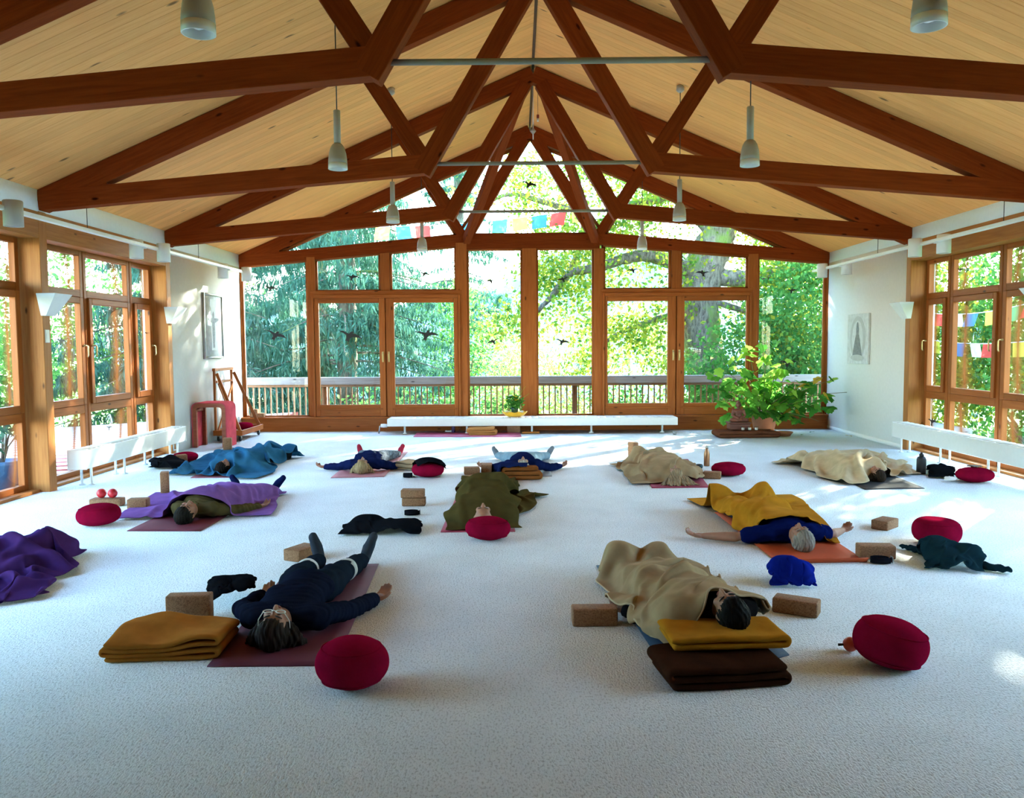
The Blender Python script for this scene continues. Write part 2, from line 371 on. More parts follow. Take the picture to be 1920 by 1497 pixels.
# side windows: two wide casements and a narrow one in each bay, three rows
WIN_N = [0]
def handle(parent, p, normal, up=True):
    """L handle: rose plate, neck and lever"""
    n = Vector(normal); p = Vector(p)
    t = Vector((0, 0, 1)).cross(n).normalized()
    V, F = [], []
    def add(Vx, Fx):
        k = len(V); V.extend([tuple(v) for v in Vx]); F.extend([[i + k for i in f] for f in Fx])
    a, b = tube_mesh([p, p + n * 0.012], 0.016, 10); add(a, b)
    a, b = tube_mesh([p + n * 0.008, p + n * 0.05, p + n * 0.058 - Vector((0, 0, 0.015)), p + n * 0.058 - Vector((0, 0, 0.12)), p + n * 0.045 - Vector((0, 0, 0.14))], 0.009, 8); add(a, b)
    return link('handle', mesh_from(V, F), M['brass'], parent, None, True)
def side_window(s, i, cols):
    X = (WL - 0.25) if s < 0 else (WR + 0.25)
    lo = lambda a: a if s > 0 else -a
    for (y0, y1, opens) in cols:
        WIN_N[0] += 1
        w = S(thing('window_%d' % WIN_N[0], 'side window column', 'window', (X, (y0 + y1) / 2, 0)))
        w['label'] = '%s window column in the %s side wall, %s' % ('narrow' if y1 - y0 < 0.7 else 'wide', 'left' if s < 0 else 'right', ['beside the near post of its bay', 'in the middle of its bay', 'beside the far post of its bay', 'of the nearer bay, partly cut off, or of the unseen one added for light', 'of the nearer bay or the unseen one added for light, in its middle', 'of the nearer bay or the unseen one added for light, by its near post'][opens])
        xa, xb = X - 0.035, X + 0.035
        f = M['frame']
        # outer jambs
        box('jamb', (xa, y0 - 0.10, 0.03), (xb, y0 - 0.035, 2.72), f, w, 0.004); box('jamb', (xa, y1 + 0.035, 0.03), (xb, y1 + 0.10, 2.72), f, w, 0.004)
        for (za, zb, nm) in ((0.03, 0.09, 'rail'), (0.76, 0.86, 'rail'), (2.165, 2.25, 'rail'), (2.66, 2.72, 'rail')):
            box(nm, (xa, y0 - 0.035, za), (xb, y1 + 0.035, zb), f, w, 0.004)
        # opening sash, proud of the frame towards the room
        xr0, xr1 = (X - 0.01, X + 0.065) if s < 0 else (X - 0.065, X + 0.01)
        sa = box('sash_stile', (xr0, y0 - 0.045, 0.865), (xr1, y0 + 0.03, 2.16), f, w, 0.006); box('sash_stile', (xr0, y1 - 0.03, 0.865), (xr1, y1 + 0.045, 2.16), f, w, 0.006)
        box('sash_rail', (xr0, y0 + 0.03, 0.865), (xr1, y1 - 0.03, 0.945), f, w, 0.006); box('sash_rail', (xr0, y0 + 0.03, 2.085), (xr1, y1 - 0.03, 2.16), f, w, 0.006)
        for (za, zb) in ((0.09, 0.76), (0.945, 2.085), (2.25, 2.66)):
            e = -0.03 if 0.9 < za < 1 else 0.035
            box('pane', (X - 0.004, y0 - e - 0.005, za - 0.005), (X + 0.004, y1 + e + 0.005, zb + 0.005), M['glass'], w)
        hy = y1 + 0.01 if opens in (0, 2, 4) else y0 - 0.01
        handle(w, (xr1 if s < 0 else xr0, hy, 1.58), (1 if s < 0 else -1, 0, 0))
for s in (-1, 1):
    side_window(s, 1, [(9.02, 9.90, 0), (10.12, 11.10, 1), (11.32, 11.76, 2)])
    side_window(s, 0, [(8.18, 8.63, 3), (6.99, 7.97, 4), (5.90, 6.77, 5), (5.06, 5.50, 3), (3.86, 4.84, 4), (2.80, 3.64, 5)])  # last three columns: unseen extra bay added to brighten the near floor

# ------------------------------------------------------------------ window wall at the far end
fw = S(thing('wall_far', 'far window wall framed in reddish pine with full-height glazing', 'wall', (0, YF, 0)))
ya, yb = YF - 0.06, YF + 0.06
SILL = 0.262
def chord_z(x):
    x = abs(x); return 3.36 if x < 1.21 else 3.36 - 0.354 * (x - 1.21) / 4.09
box('base_board', (WL, YF - 0.13, -0.01), (WR, YF + 0.1, SILL - 0.03), M['frame'], fw, 0.004)
box('sill', (WL, YF - 0.17, SILL - 0.03), (WR, YF + 0.1, SILL), M['frame'], fw, 0.004)
def XQ(px): return float(QY(px, 650, YF)[0])
posts = [(580, 595), (857, 877), (980, 1006), (1113, 1131), (1400, 1418)]
for a, b in posts:
    xa_, xb_ = XQ(a), XQ(b)
    box('post', (xa_, YF - 0.075, SILL), (xb_, YF + 0.075, min(chord_z(xa_), chord_z(xb_)) + (0.06 if abs(xa_) > 1.3 else 0.0) - (0.06 if abs(xa_) < 1.2 else 0)), M['frame'], fw, 0.004)
box('jamb', (WL, YF - 0.05, SILL), (WL + 0.03, YF + 0.05, 3.03), M['frame'], fw); box('jamb', (WR - 0.03, YF - 0.05, SILL), (WR, YF + 0.05, 3.03), M['frame'], fw)
TR0, TR1 = 2.452, 2.556
WN = [0]
def far_window(label, poly_out, margin=0.03):
    """fixed glazing: wooden glazing beads round the outline (x, z) and one pane"""
    WIN_N[0] += 1
    w = S(thing('window_%d' % WIN_N[0], label, 'window', (sum(p[0] for p in poly_out) / len(poly_out), YF, min(p[1] for p in poly_out))))
    n = len(poly_out)
    for i in range(n):
        a, b = poly_out[i], poly_out[(i + 1) % n]
        beam('bead', (a[0], YF, a[1]), (b[0], YF, b[1]), 0.07, 0.05, M['frame'], w, 0.0, up=(0, 1, 0) if abs(a[0] - b[0]) < 1e-4 else (0, 0, 1))
    prism('pane', poly_out, 'y', YF - 0.004, YF + 0.004, M['glass'], w)
    return w
def quad(pa, pb, z0, top=None):
    a, b = XQ(pa), XQ(pb)
    return [(a, z0), (b, z0), (b, (chord_z(b) if top is None else top) + 0.0), (a, (chord_z(a) if top is None else top) + 0.0)]
far_window('tall fixed pane at the left end of the window wall, conifer behind', quad(456, 580, SILL))
far_window('upper pane over the left-hand leaf of the left glazed doors', quad(595, 716, TR1))
far_window('upper pane over the right-hand leaf of the left glazed doors', quad(734, 857, TR1))
far_window('tall pane left of the central post of the window wall', quad(877, 980, SILL, 3.293))
far_window('tall pane right of the central post of the window wall', quad(1006, 1113, SILL, 3.293))
far_window('upper pane over the left-hand leaf of the right glazed doors', quad(1131, 1256, TR1))
far_window('upper pane over the right-hand leaf of the right glazed doors', quad(1274, 1400, TR1))
far_window('tall fixed pane at the right end of the window wall behind the plant', quad(1418, 1545, SILL))
# gable glazing above the chord
gz = lambda x: chord_z(x) + 0.20
for s, nm in ((-1, 'left'), (1, 'right')):
    far_window('long low %s gable pane under the sloping rafter' % nm, [(4.6 * s, gz(4.6) - 0.02), (1.36 * s, gz(1.36) + 0.0), (1.90 * s, roof_z(1.90) - 0.25), ])
    far_window('small %s gable pane between the two struts of the rear truss' % nm, [(1.29 * s, 3.60), (1.80 * s, roof_z(1.8) - 0.25), (0.28 * s, roof_z(0.28) - 0.30)])
far_window('tall pointed gable pane under the ridge', [(-1.09, 3.557), (1.09, 3.557), (0.0, 5.27)])
# glazed double doors
DN = [0]
def door_leaf(parent_label, pa, pb, ga, gb, hside):
    DN[0] += 1
    a, b = XQ(pa), XQ(pb); g0, g1 = XQ(ga), XQ(gb)
    d = S(thing('door_%d' % DN[0], parent_label, 'door', ((a + b) / 2, YF - 0.05, SILL)))
    y0, y1 = YF - 0.105, YF - 0.035
    f = M['frame']; gz0, gz1 = 0.482, 2.335
    box('stile', (a, y0, SILL + 0.005), (g0, y1, TR0 - 0.03), f, d, 0.006); box('stile', (g1, y0, SILL + 0.005), (b, y1, TR0 - 0.03), f, d, 0.006)
    box('rail', (g0, y0, gz1), (g1, y1, TR0 - 0.03), f, d, 0.006); box('rail', (g0, y0, SILL + 0.005), (g1, y1, gz0), f, d, 0.006)
    box('weather_bar', (g0 - 0.05, y0 - 0.018, gz0 - 0.095), (g1 + 0.05, y0 + 0.01, gz0 - 0.062), f, d, 0.006)
    box('pane', (g0 - 0.005, YF - 0.075, gz0 - 0.005), (g1 + 0.005, YF - 0.067, gz1 + 0.005), M['glass'], d)
    if hside:
        hx = (b - 0.045) if hside > 0 else (a + 0.045)
        h = handle(d, (hx, y0, 1.42), (0, -1, 0))
        box('lock_plate', (hx - 0.016, y0 - 0.006, 1.26), (hx + 0.016, y0, 1.45), M['brass'], d, 0.002)
for (pa, pm, pb, lab) in ((589, 725, 864, 'left'), (1129, 1266, 1405, 'right')):
    xa_, xb_ = XQ(pa), XQ(pb)
    box('transom', (xa_ - 0.03, YF - 0.085, TR0), (xb_ + 0.03, YF + 0.07, TR1), M['frame'], fw, 0.004)
    xm = XQ(pm); box('meeting_post', (xm - 0.03, YF - 0.06, SILL), (xm + 0.03, YF - 0.02, TR0), M['frame'], fw, 0.003)
    box('mullion', (xm - 0.085, YF - 0.06, TR1), (xm + 0.085, YF + 0.06, chord_z(xm) + 0.04), M['frame'], fw, 0.004)
    box('door_frame', (xa_ - 0.0, YF - 0.125, SILL), (xa_ + 0.035, YF - 0.03, TR0 + 0.03), M['frame'], fw, 0.004); box('door_frame', (xb_ - 0.035, YF - 0.125, SILL), (xb_, YF - 0.03, TR0 + 0.03), M['frame'], fw, 0.004)
    box('door_frame', (xa_ + 0.035, YF - 0.125, TR0 - 0.03), (xb_ - 0.035, YF - 0.03, TR0 + 0.03), M['frame'], fw, 0.004)
door_leaf('left leaf of the left glazed wooden doors', 593, 724, 601, 713, 1)
door_leaf('right leaf of the left glazed wooden doors', 726, 860, 741, 852, -1)
door_leaf('left leaf of the right glazed wooden doors', 1133, 1265, 1138, 1250, 1)
door_leaf('right leaf of the right glazed wooden doors, behind the potted plant', 1267, 1401, 1281, 1396, -1)

# ------------------------------------------------------------------ outside
M['leaf_oak'] = mat_leaf('oak_leaves', [(0.06, 0.16, 0.03), (0.14, 0.27, 0.04), (0.30, 0.36, 0.05), (0.42, 0.37, 0.04), (0.11, 0.23, 0.04)])
M['leaf_bush'] = mat_leaf('bush_leaves', [(0.04, 0.16, 0.04), (0.08, 0.25, 0.055), (0.14, 0.32, 0.07), (0.06, 0.20, 0.06)])
M['leaf_light'] = mat_leaf('pale_leaves', [(0.30, 0.42, 0.10), (0.50, 0.52, 0.13), (0.36, 0.46, 0.16), (0.24, 0.40, 0.14)])
M['needle'] = mat_leaf('conifer_sprays', [(0.03, 0.10, 0.065), (0.06, 0.16, 0.10), (0.09, 0.20, 0.14), (0.045, 0.125, 0.09)], 0.3)
M['leaf_left'] = mat_leaf('hedge_leaves', [(0.07, 0.23, 0.06), (0.13, 0.31, 0.07), (0.20, 0.38, 0.085), (0.05, 0.17, 0.06)])
def mat_bark():
    m, nt, b = nodes('mossy_bark')
    tc = N(nt, 'ShaderNodeTexCoord'); mp = N(nt, 'ShaderNodeMapping'); mp.inputs['Scale'].default_value = (9, 9, 2.2); nt.links.new(tc.outputs['Object'], mp.inputs['Vector'])
    no = N(nt, 'ShaderNodeTexNoise', Scale=1.6, Detail=7.0, Roughness=0.7); nt.links.new(mp.outputs[0], no.inputs['Vector'])
    r = ramp(nt, (0.06, 0.045, 0.035), (0.30, 0.25, 0.19), 0.35, 0.68); nt.links.new(no.outputs['Fac'], r.inputs['Fac'])
    n2 = N(nt, 'ShaderNodeTexNoise', Scale=0.9, Detail=4.0); nt.links.new(tc.outputs['Object'], n2.inputs['Vector'])
    k = ramp(nt, (0, 0, 0), (1, 1, 1), 0.54, 0.66); nt.links.new(n2.outputs['Fac'], k.inputs['Fac'])
    mx = N(nt, 'ShaderNodeMix', data_type='RGBA'); nt.links.new(k.outputs[0], mx.inputs[0]); nt.links.new(r.outputs[0], mx.inputs[6]); mx.inputs[7].default_value = (0.17, 0.24, 0.05, 1)
    nt.links.new(mx.outputs[2], b.inputs['Base Color']); b.inputs['Roughness'].default_value = 0.95
    bp = N(nt, 'ShaderNodeBump', Strength=0.9, Distance=0.06); nt.links.new(no.outputs['Fac'], bp.inputs['Height']); nt.links.new(bp.outputs['Normal'], b.inputs['Normal'])
    return m
M['bark'] = mat_bark()
M['grass'] = mat_plain('rough_grass', (0.16, 0.30, 0.07), 0.95, var=0.4, scale=3)
M['hill'] = mat_plain('haze_tinted_hills', (0.16, 0.27, 0.26), 1.0, var=0.25, scale=0.06)  # bluish tone of distance haze is put into the base colour
M['roof_red'] = mat_plain('red_sheet_roof', (0.42, 0.065, 0.055), 0.5, var=0.08, scale=3)
M['paving'] = mat_plain('pale_paving', (0.55, 0.52, 0.48), 0.9, var=0.1)

def leaf_quads(cen, size, aspect=0.62, droop=0.0, hang=False, rng=RNG):
    """one small pointed four-sided leaf per centre"""
    n = len(cen); size = np.broadcast_to(np.asarray(size, float), (n,)) * rng.uniform(0.65, 1.3, n)
    d = rng.normal(size=(n, 3)); d[:, 2] -= droop
    if hang: d = rng.normal(size=(n, 3)) * 0.28 + np.array([0, 0, -1.0])
    d /= np.linalg.norm(d, axis=1)[:, None]
    w = np.cross(d, rng.normal(size=(n, 3))); w /= np.linalg.norm(w, axis=1)[:, None]
    nrm = np.cross(d, w)
    L = size[:, None]; W = (size * aspect * 0.5)[:, None]
    V = np.stack([cen, cen + d * L * 0.45 + w * W + nrm * L * 0.08, cen + d * L, cen + d * L * 0.45 - w * W + nrm * L * 0.08], 1).reshape(-1, 3)
    return V, np.arange(n * 4).reshape(n, 4)
def cloud(c, r, n, rng=RNG, shell=0.5):
    """n points in an ellipsoid made of sub-clumps"""
    c = np.array(c, float); r = np.array(r, float)
    k = max(6, n // 140)
    u = rng.normal(size=(k, 3)); u /= np.linalg.norm(u, axis=1)[:, None]; u *= (rng.uniform(shell ** 3, 1, k) ** (1 / 3))[:, None]
    cl = c + u * r
    idx = rng.integers(0, k, n); s = rng.normal(size=(n, 3)) * r.mean() * 0.17
    return cl[idx] + s
def ground_z(x, y):
    z = -2.2 - 0.02 * (y - 17) + np.where(x > 6, (x - 6) * 0.28, 0) + np.where(x < -13, (-13 - x) * 0.25, 0)
    return z
gx, gy = np.meshgrid(np.linspace(-70, 70, 57), np.concatenate([np.linspace(-4, 40, 34), np.linspace(45, 160, 14)]))
gz_ = np.where(gy < 60, ground_z(gx, gy), -3.0 - (gy - 60) * 0.12) + RNG.normal(size=gx.shape) * 0.06
gz_ = np.minimum(gz_, np.where((gx > -13.5) & (gx < 7) & (gy < 17), -1.2, 99))
nx_, ny_ = gx.shape[1], gx.shape[0]
ii = (np.arange(ny_ - 1)[:, None] * nx_ + np.arange(nx_ - 1)[None]).ravel()
S(tag(link('ground', mesh_from(np.stack([gx, gy, gz_], -1).reshape(-1, 3), np.stack([ii, ii + 1, ii + nx_ + 1, ii + nx_], 1)), M['grass'], smooth=True), 'sloping rough grass outside the hall', 'ground'))
# distant wooded hills
hx = np.linspace(-420, 420, 80); V = []; 
for k, (yy, amp) in enumerate(((300, 0), (380, 1), (520, 0.7))):
    for x in hx: V.append((x, yy, -40 + amp * (62 + 16 * math.sin(x * 0.011 + 1.0) + 9 * math.sin(x * 0.031) + 3 * math.sin(x * 0.11))))
ii = np.concatenate([np.arange(79) + 80 * k for k in range(2)])
S(tag(link('hills', mesh_from(np.array(V), np.stack([ii, ii + 1, ii + 81, ii + 80], 1)), M['hill'], smooth=True), 'wooded hills far beyond the trees, distance haze put into their colour', 'hills'))
# balcony and railing
S(tag(box('balcony_deck', (-6.6, YF + 0.2, -0.22), (8.2, 17.15, -0.06), M['grey_deck']), 'weathered balcony deck outside the window wall', 'deck'))
ral = thing('balcony_railing', 'wooden balcony railing with grey handrail and thin balusters outside the window wall', 'railing', (0.5, 16.9, -0.06))
box('handrail', (-6.3, 16.84, 0.765), (7.9, 16.99, 0.915), M['grey_deck'], ral, 0.01)
box('under_rail', (-6.3, 16.88, 0.715), (7.9, 16.96, 0.765), M['rail_wood'], ral)
box('bottom_rail', (-6.3, 16.89, -0.0), (7.9, 16.95, 0.05), M['rail_wood'], ral)
bal_me = box_mesh(0.026, 0.026, 0.68, 0.003); bal_me.materials.append(M['rail_wood'])
x = -6.2
while x < 7.85:
    link_shared('baluster', bal_me, ral, T(x, 16.92, 0.375)); x += 0.12
for px in (607, 1022, 1380): 
    x = float(QY(px, 740, 16.92)[0]) if px != 1022 else 0.93
    box('railing_post', (x - 0.05, 16.96, -0.22), (x + 0.05, 17.06, 0.765), M['rail_wood'], ral)
box('railing_post', (-6.3, 16.86, -0.22), (-6.18, 16.98, 0.77), M['rail_wood'], ral); box('railing_post', (7.78, 16.86, -0.22), (7.9, 16.98, 0.77), M['rail_wood'], ral)

# conifer on the left
rng = np.random.default_rng(3)
def conifer(cx_, cy_, label, nb, R_):
  con = thing('conifer_tree', label, 'tree', (cx_, cy_, -2.4))
  tube('trunk', [(cx_, cy_, -2.6), (cx_ + 0.1, cy_, 3), (cx_, cy_, 9), (cx_, cy_, 15)], [0.34, 0.27, 0.17, 0.03], M['bark'], con, 10)
  cen = []; bV, bF = [], []
  for k in range(nb):
      z = -2.2 + 15.5 * rng.uniform(0, 1) ** 1.15; L = R_ * (1 - (z + 2.2) / 18.0) * rng.uniform(0.7, 1.05); a = rng.uniform(0, 2 * PI)
      t = np.linspace(0.12, 1, 9); dirv = np.array([math.cos(a), math.sin(a)])
      zz = z + 0.25 * t * L * 0.6 - 0.42 * L * t ** 2 + 0.10 * L * t ** 4
      pts = np.stack([cx_ + dirv[0] * t * L, cy_ + dirv[1] * t * L, zz], 1)
      if k % 3 == 0:
          a_, b_ = tube_mesh(pts, np.linspace(0.035, 0.008, 9), 4, False); kk = len(bV); bV.extend(a_.tolist()); bF.extend([[i + kk for i in f] for f in b_])
      n = int(40 * L); tt = rng.uniform(0.25, 1, n); p = np.stack([np.interp(tt, t, pts[:, i]) for i in range(3)], 1)
      side = np.array([-dirv[1], dirv[0], 0]) * (rng.normal(size=n) * 0.16 * L * (1.1 - tt))[:, None]
      p = p + side; p[:, 2] += rng.uniform(-0.05, 0.02, n) - np.abs(side).sum(1) * 0.25
      cen.append(p)
  cen = np.concatenate(cen)
  V1, F1 = leaf_quads(cen, 0.34, 0.13, hang=True, rng=rng)
  V2, F2 = leaf_quads(cen[::2] + rng.normal(size=(len(cen[::2]), 3)) * 0.05, 0.2, 0.22, droop=0.8, rng=rng)
  tag(link('foliage', mesh_from(np.concatenate([V1, V2]), np.concatenate([F1, F2 + len(V1)])), M['needle'], con), kind='stuff')
  tag(link('branch_tangle', mesh_from(np.array(bV), bF), M['bark'], con), kind='stuff')
conifer(-5.3, 24.0, 'tall blue-green conifer with hanging sprays behind the left glazed doors', 340, 4.6)
conifer(-7.4, 29.5, 'third conifer standing behind the two nearer ones on the left', 230, 4.8)
conifer(-2.6, 33.0, 'slim distant conifer behind the right leaf of the left glazed doors', 150, 3.4)
conifer(-9.6, 22.6, 'second blue-green conifer at the left end of the window wall', 260, 4.2)

# oak on the right with long mossy limbs
rng = np.random.default_rng(5)
OY = 21.5
oak = thing('oak_tree', 'old mossy oak with a thick trunk and long bent limbs behind the right panes', 'tree', tuple(QY(1318, 790, OY)))
def limb(name, pix, rad, parent, dy=None, n=14):
    k = len(pix); dy = dy or [0] * k
    pts = np.array([QY(p[0], p[1], OY + dy[i]) for i, p in enumerate(pix)])
    tt = np.linspace(0, 1, 6 * k); ts = np.linspace(0, 1, k)
    q = np.stack([np.interp(tt, ts, pts[:, i]) for i in range(3)], 1)
    for _ in range(3): q[1:-1] = (q[:-2] + 2 * q[1:-1] + q[2:]) / 4
    rr = np.interp(tt, ts, rad)
    V, F = tube_mesh(q, rr, n); V = V + rng.normal(size=V.shape) * rr.max() * 0.05
    link(name, mesh_from(V, F), M['bark'], parent, None, True); return q
qs = [limb('trunk', [(1335, 830), (1330, 740), (1318, 650), (1312, 570), (1320, 500), (1345, 440), (1372, 385), (1390, 300)], [0.60, 0.54, 0.50, 0.46, 0.52, 0.42, 0.34, 0.25], oak, n=20)]
for pix, r0, dy in [
    ([(1318, 520), (1262, 492), (1210, 478), (1167, 486), (1120, 503), (1066, 511), (1044, 545), (1010, 582), (985, 610)], 0.20, -1.5),
    ([(1312, 600), (1249, 592), (1191, 613), (1155, 627), (1120, 655)], 0.10, -1.2),
    ([(1330, 520), (1421, 524), (1508, 498), (1580, 470), (1660, 462)], 0.24, -1.0),
    ([(1372, 395), (1300, 360), (1180, 385), (1080, 398), (960, 360), (900, 385)], 0.16, 1.5),
    ([(1390, 330), (1460, 250), (1560, 200), (1700, 150)], 0.17, 1.0),
    ([(1345, 450), (1240, 330), (1120, 250), (1010, 200)], 0.16, 0.5),
    ([(1066, 511), (1085, 470), (1110, 440), (1150, 420)], 0.07, -1.2),
    ([(1318, 560), (1420, 590), (1480, 640), (1500, 700)], 0.09, -1.6),
    ([(1390, 300), (1400, 100), (1350, -200), (1300, -400)], 0.22, 1.0),
    ([(1400, 60), (1560, -100), (1700, -200)], 0.14, 1.5),
    ([(1400, 100), (1200, -60), (1000, -150)], 0.14, -0.5)]:
    qs.append(limb('limb', pix, np.linspace(r0, 0.03, len(pix)), oak, list(np.linspace(0, dy, len(pix)))))
cen = []
for q in qs[1:]:
    for _ in range(int(3 + len(q) * 0.55)):
        j = rng.integers(len(q) // 4, len(q)); c = q[j] + rng.normal(size=3) * np.array([0.55, 0.7, 0.45]); n = int(rng.integers(70, 190))
        cen.append(c + rng.normal(size=(n, 3)) * np.array([0.36, 0.36, 0.24]))
cen.append(cloud((5.5, 22.5, 8.2), (5.5, 3.4, 3.2), 21000, rng, 0.2))
cen.append(cloud((9.5, 20.0, 6.2), (3.8, 3.0, 2.8), 9000, rng, 0.2))
cen.append(cloud((4.5, 20.5, 6.4), (4.0, 1.8, 1.6), 6000, rng, 0.1))
cen = np.concatenate(cen)
V1, F1 = leaf_quads(cen, 0.125, 0.62, 0.3, rng=rng)
tag(link('foliage', mesh_from(V1, F1), M['leaf_oak'], oak), kind='stuff')

# bushes: each a thing with stems and leaves
def bush(name, label, group, c, r, n, mat, size, rng, zs=0.25):
    c = np.array(c, float); gzv = float(ground_z(c[0], c[1]))
    b = thing(name, label, 'bush', (c[0], c[1], gzv), 0, group)
    V, F = [], []
    for k in range(5):
        e = c + rng.normal(size=3) * np.array(r) * 0.35; pts = [(c[0] + rng.normal() * 0.1, c[1] + rng.normal() * 0.1, gzv - 0.1), (c[0] + (e[0] - c[0]) * 0.4, c[1] + (e[1] - c[1]) * 0.4, (gzv + e[2]) / 2), tuple(e)]
        a_, b_ = tube_mesh(pts, [0.05, 0.035, 0.012], 5, False); kk = len(V); V.extend(a_.tolist()); F.extend([[i + kk for i in f] for f in b_])
    tag(link('stems', mesh_from(np.array(V), F), M['bark'], b), kind='stuff')
    v, f = leaf_quads(cloud(c, r, n, rng, zs), size, 0.6, 0.2, rng=rng)
    tag(link('foliage', mesh_from(v, f), mat, b), kind='stuff')
rng = np.random.default_rng(11)
bush('sun_screen_tree', 'unseen taller leafy tree added right of the hall to screen the sun', None, (12.6, 18.4, 6.6), (3.4, 3.2, 2.7), 8500, M['leaf_oak'], 0.14, rng, 0.1)  # these three unseen trees are added to thin the sun on the floor
bush('sun_screen_tree', 'small unseen leafy tree added between the two taller ones to block sun', None, (11.6, 15.4, 6.1), (1.9, 1.9, 1.7), 6500, M['leaf_oak'], 0.14, rng, 0.1)  # added out of view to block the front right sun patch
bush('sun_screen_tree', 'second unseen leafy tree added right of the hall to screen the sun, nearer the viewer', None, (14.0, 13.5, 6.8), (3.4, 3.2, 2.9), 15000, M['leaf_bush'], 0.15, rng, 0.1)  # out of view, its dense crown added to hold back sun
for (x, y, z, rx, rz, n) in [(5.2, 19.3, 0.2, 1.5, 1.7, 5200), (7.0, 19.8, 1.6, 1.7, 2.2, 7500), (8.8, 18.6, 1.3, 1.6, 2.4, 7500), (7.6, 22.5, 3.2, 2.0, 2.4, 7500), (10.8, 17.6, 1.6, 1.7, 2.4, 6500), (12.6, 20.5, 3.0, 2.4, 3.0, 9000), (11.5, 14.8, 1.0, 1.7, 1.9, 5500), (14.5, 17.0, 3.4, 2.4, 3.0, 8000), (13.0, 12.2, 1.2, 1.8, 2.2, 5500), (9.6, 15.2, -0.1, 1.3, 1.1, 3500), (16.5, 13.5, 4.0, 2.6, 3.2, 6500)]:
    bush('leafy_bush', 'leafy green bush crowding the slope right of the hall', 'bushes on the slope right of the hall', (x, y, z), (rx, rx * 0.8, rz), n, M['leaf_bush'] if n != 7500 else M['leaf_oak'] if x > 7.5 else M['leaf_bush'], 0.13, rng)
for (x, y, z, rx, rz, n) in [(-3.8, 20.2, -0.9, 1.5, 1.2, 3200), (-1.6, 19.8, -1.0, 1.4, 1.3, 3400), (0.4, 20.4, -0.6, 1.5, 1.6, 4200), (2.2, 19.6, -0.8, 1.4, 1.4, 3800), (3.6, 20.6, -0.2, 1.4, 1.6, 3800), (1.0, 25.0, 0.4, 2.2, 2.2, 5000), (-0.4, 29.0, 1.0, 2.4, 2.6, 4600), (3.6, 28.0, 1.2, 2.6, 2.8, 5000)]:
    bush('low_bush', 'pale leafy bush below the balcony railing', 'bushes below the balcony railing', (x, y, z), (rx, rx * 0.8, rz), n, M['leaf_light'] if y > 20.3 else M['leaf_bush'], 0.11, rng)
for (x, y, z, rx, rz, n) in [(-2.4, 30.0, 1.6, 1.8, 2.8, 4200), (-12.5, 30.0, 2.5, 3.2, 4.0, 6000), (-14.5, 24.5, 1.8, 2.4, 3.2, 6500), (-13.5, 19.0, 1.2, 2.0, 2.8, 6000), (-15.5, 15.5, 1.8, 2.2, 3.2, 6500), (-14.2, 11.8, 1.3, 2.0, 2.8, 6000), (-17.0, 20.0, 3.6, 3.0, 3.4, 6500), (-10.5, 22.8, 0.4, 1.6, 2.0, 4000), (-16.5, 10.0, 3.0, 2.6, 3.2, 5000)]:
    bush('hedge_bush', 'bright green bush in the garden left of the hall', 'garden bushes left of the hall', (x, y, z), (rx, rx * 0.8, rz), n, M['leaf_left'], 0.15, rng)

# red sheet-metal roof of the lower building on the left, with raised seams
rr = thing('red_roof', 'low red sheet-metal roof with raised seams outside the left windows', 'roof', (-6.0, 15, -0.3)); tag(rr, kind='thing')
rz_ = lambda x: -0.12 + (x + 5.9) * 0.06
link('roof_sheet', mesh_from([(-5.9, 9.3, rz_(-5.9)), (-5.9, 21, rz_(-5.9)), (-12.5, 21, rz_(-12.5)), (-12.5, 9.3, rz_(-12.5)), (-5.9, 9.3, rz_(-5.9) - 0.1), (-5.9, 21, rz_(-5.9) - 0.1), (-12.5, 21, rz_(-12.5) - 0.1), (-12.5, 9.3, rz_(-12.5) - 0.1)], BOXF), M['roof_red'], rr)
sm, L_ = axes_matrix((-5.9, 0, rz_(-5.9) + 0.012), (-12.5, 0, rz_(-12.5) + 0.012))
seam_me = box_mesh(L_, 0.04, 0.035, 0.005); seam_me.materials.append(M['white_metal'])
for k in range(22):
    m2 = sm.copy(); m2.translation = sm.translation + Vector((0, 9.5 + 0.52 * k, 0)); link_shared('seam', seam_me, rr, m2)
S(tag(box('terrace', (-9.5, 5.0, -0.3), (-5.75, 9.3, -0.10), M['paving']), 'pale paved terrace outside the nearest left window', 'terrace'))
pp = thing('patio_plant', 'dark leafy plant in a blue pot on the terrace outside the left window', 'plant', tuple(SX(4, 885, -6.25)[:2]) + (-0.10,))
ppx, ppy = float(SX(4, 885, -6.25)[0]), float(SX(4, 885, -6.25)[1])
M['blue_glaze'] = mat_plain('blue_glaze', (0.03, 0.10, 0.22), 0.25)
lathe('pot', [(0.0, 0), (0.15, 0), (0.21, 0.30), (0.23, 0.31), (0.23, 0.35), (0.19, 0.35), (0.17, 0.30), (0, 0.28)], M['blue_glaze'], pp, (ppx, ppy, -0.10))
rng = np.random.default_rng(4); V, F = [], []; lv = []
for k in range(12):
    a = rng.uniform(0, 2 * PI); h = rng.uniform(0.35, 0.8); pts = [(ppx, ppy, 0.15), (ppx + 0.1 * math.cos(a), ppy + 0.1 * math.sin(a), 0.2 + h * 0.5), (ppx + 0.3 * math.cos(a), ppy + 0.3 * math.sin(a), 0.2 + h)]
    a_, b_ = tube_mesh(pts, [0.012, 0.009, 0.004], 5, False); kk = len(V); V.extend(a_.tolist()); F.extend([[i + kk for i in f] for f in b_]); lv.append(np.array(pts[2]) + rng.normal(size=(14, 3)) * 0.08)
link('stems', mesh_from(np.array(V), F), M['bark'], pp)
v, f = leaf_quads(np.concatenate(lv), 0.16, 0.3, 0.5, rng=rng); tag(link('foliage', mesh_from(v, f), M['needle'], pp), kind='stuff')

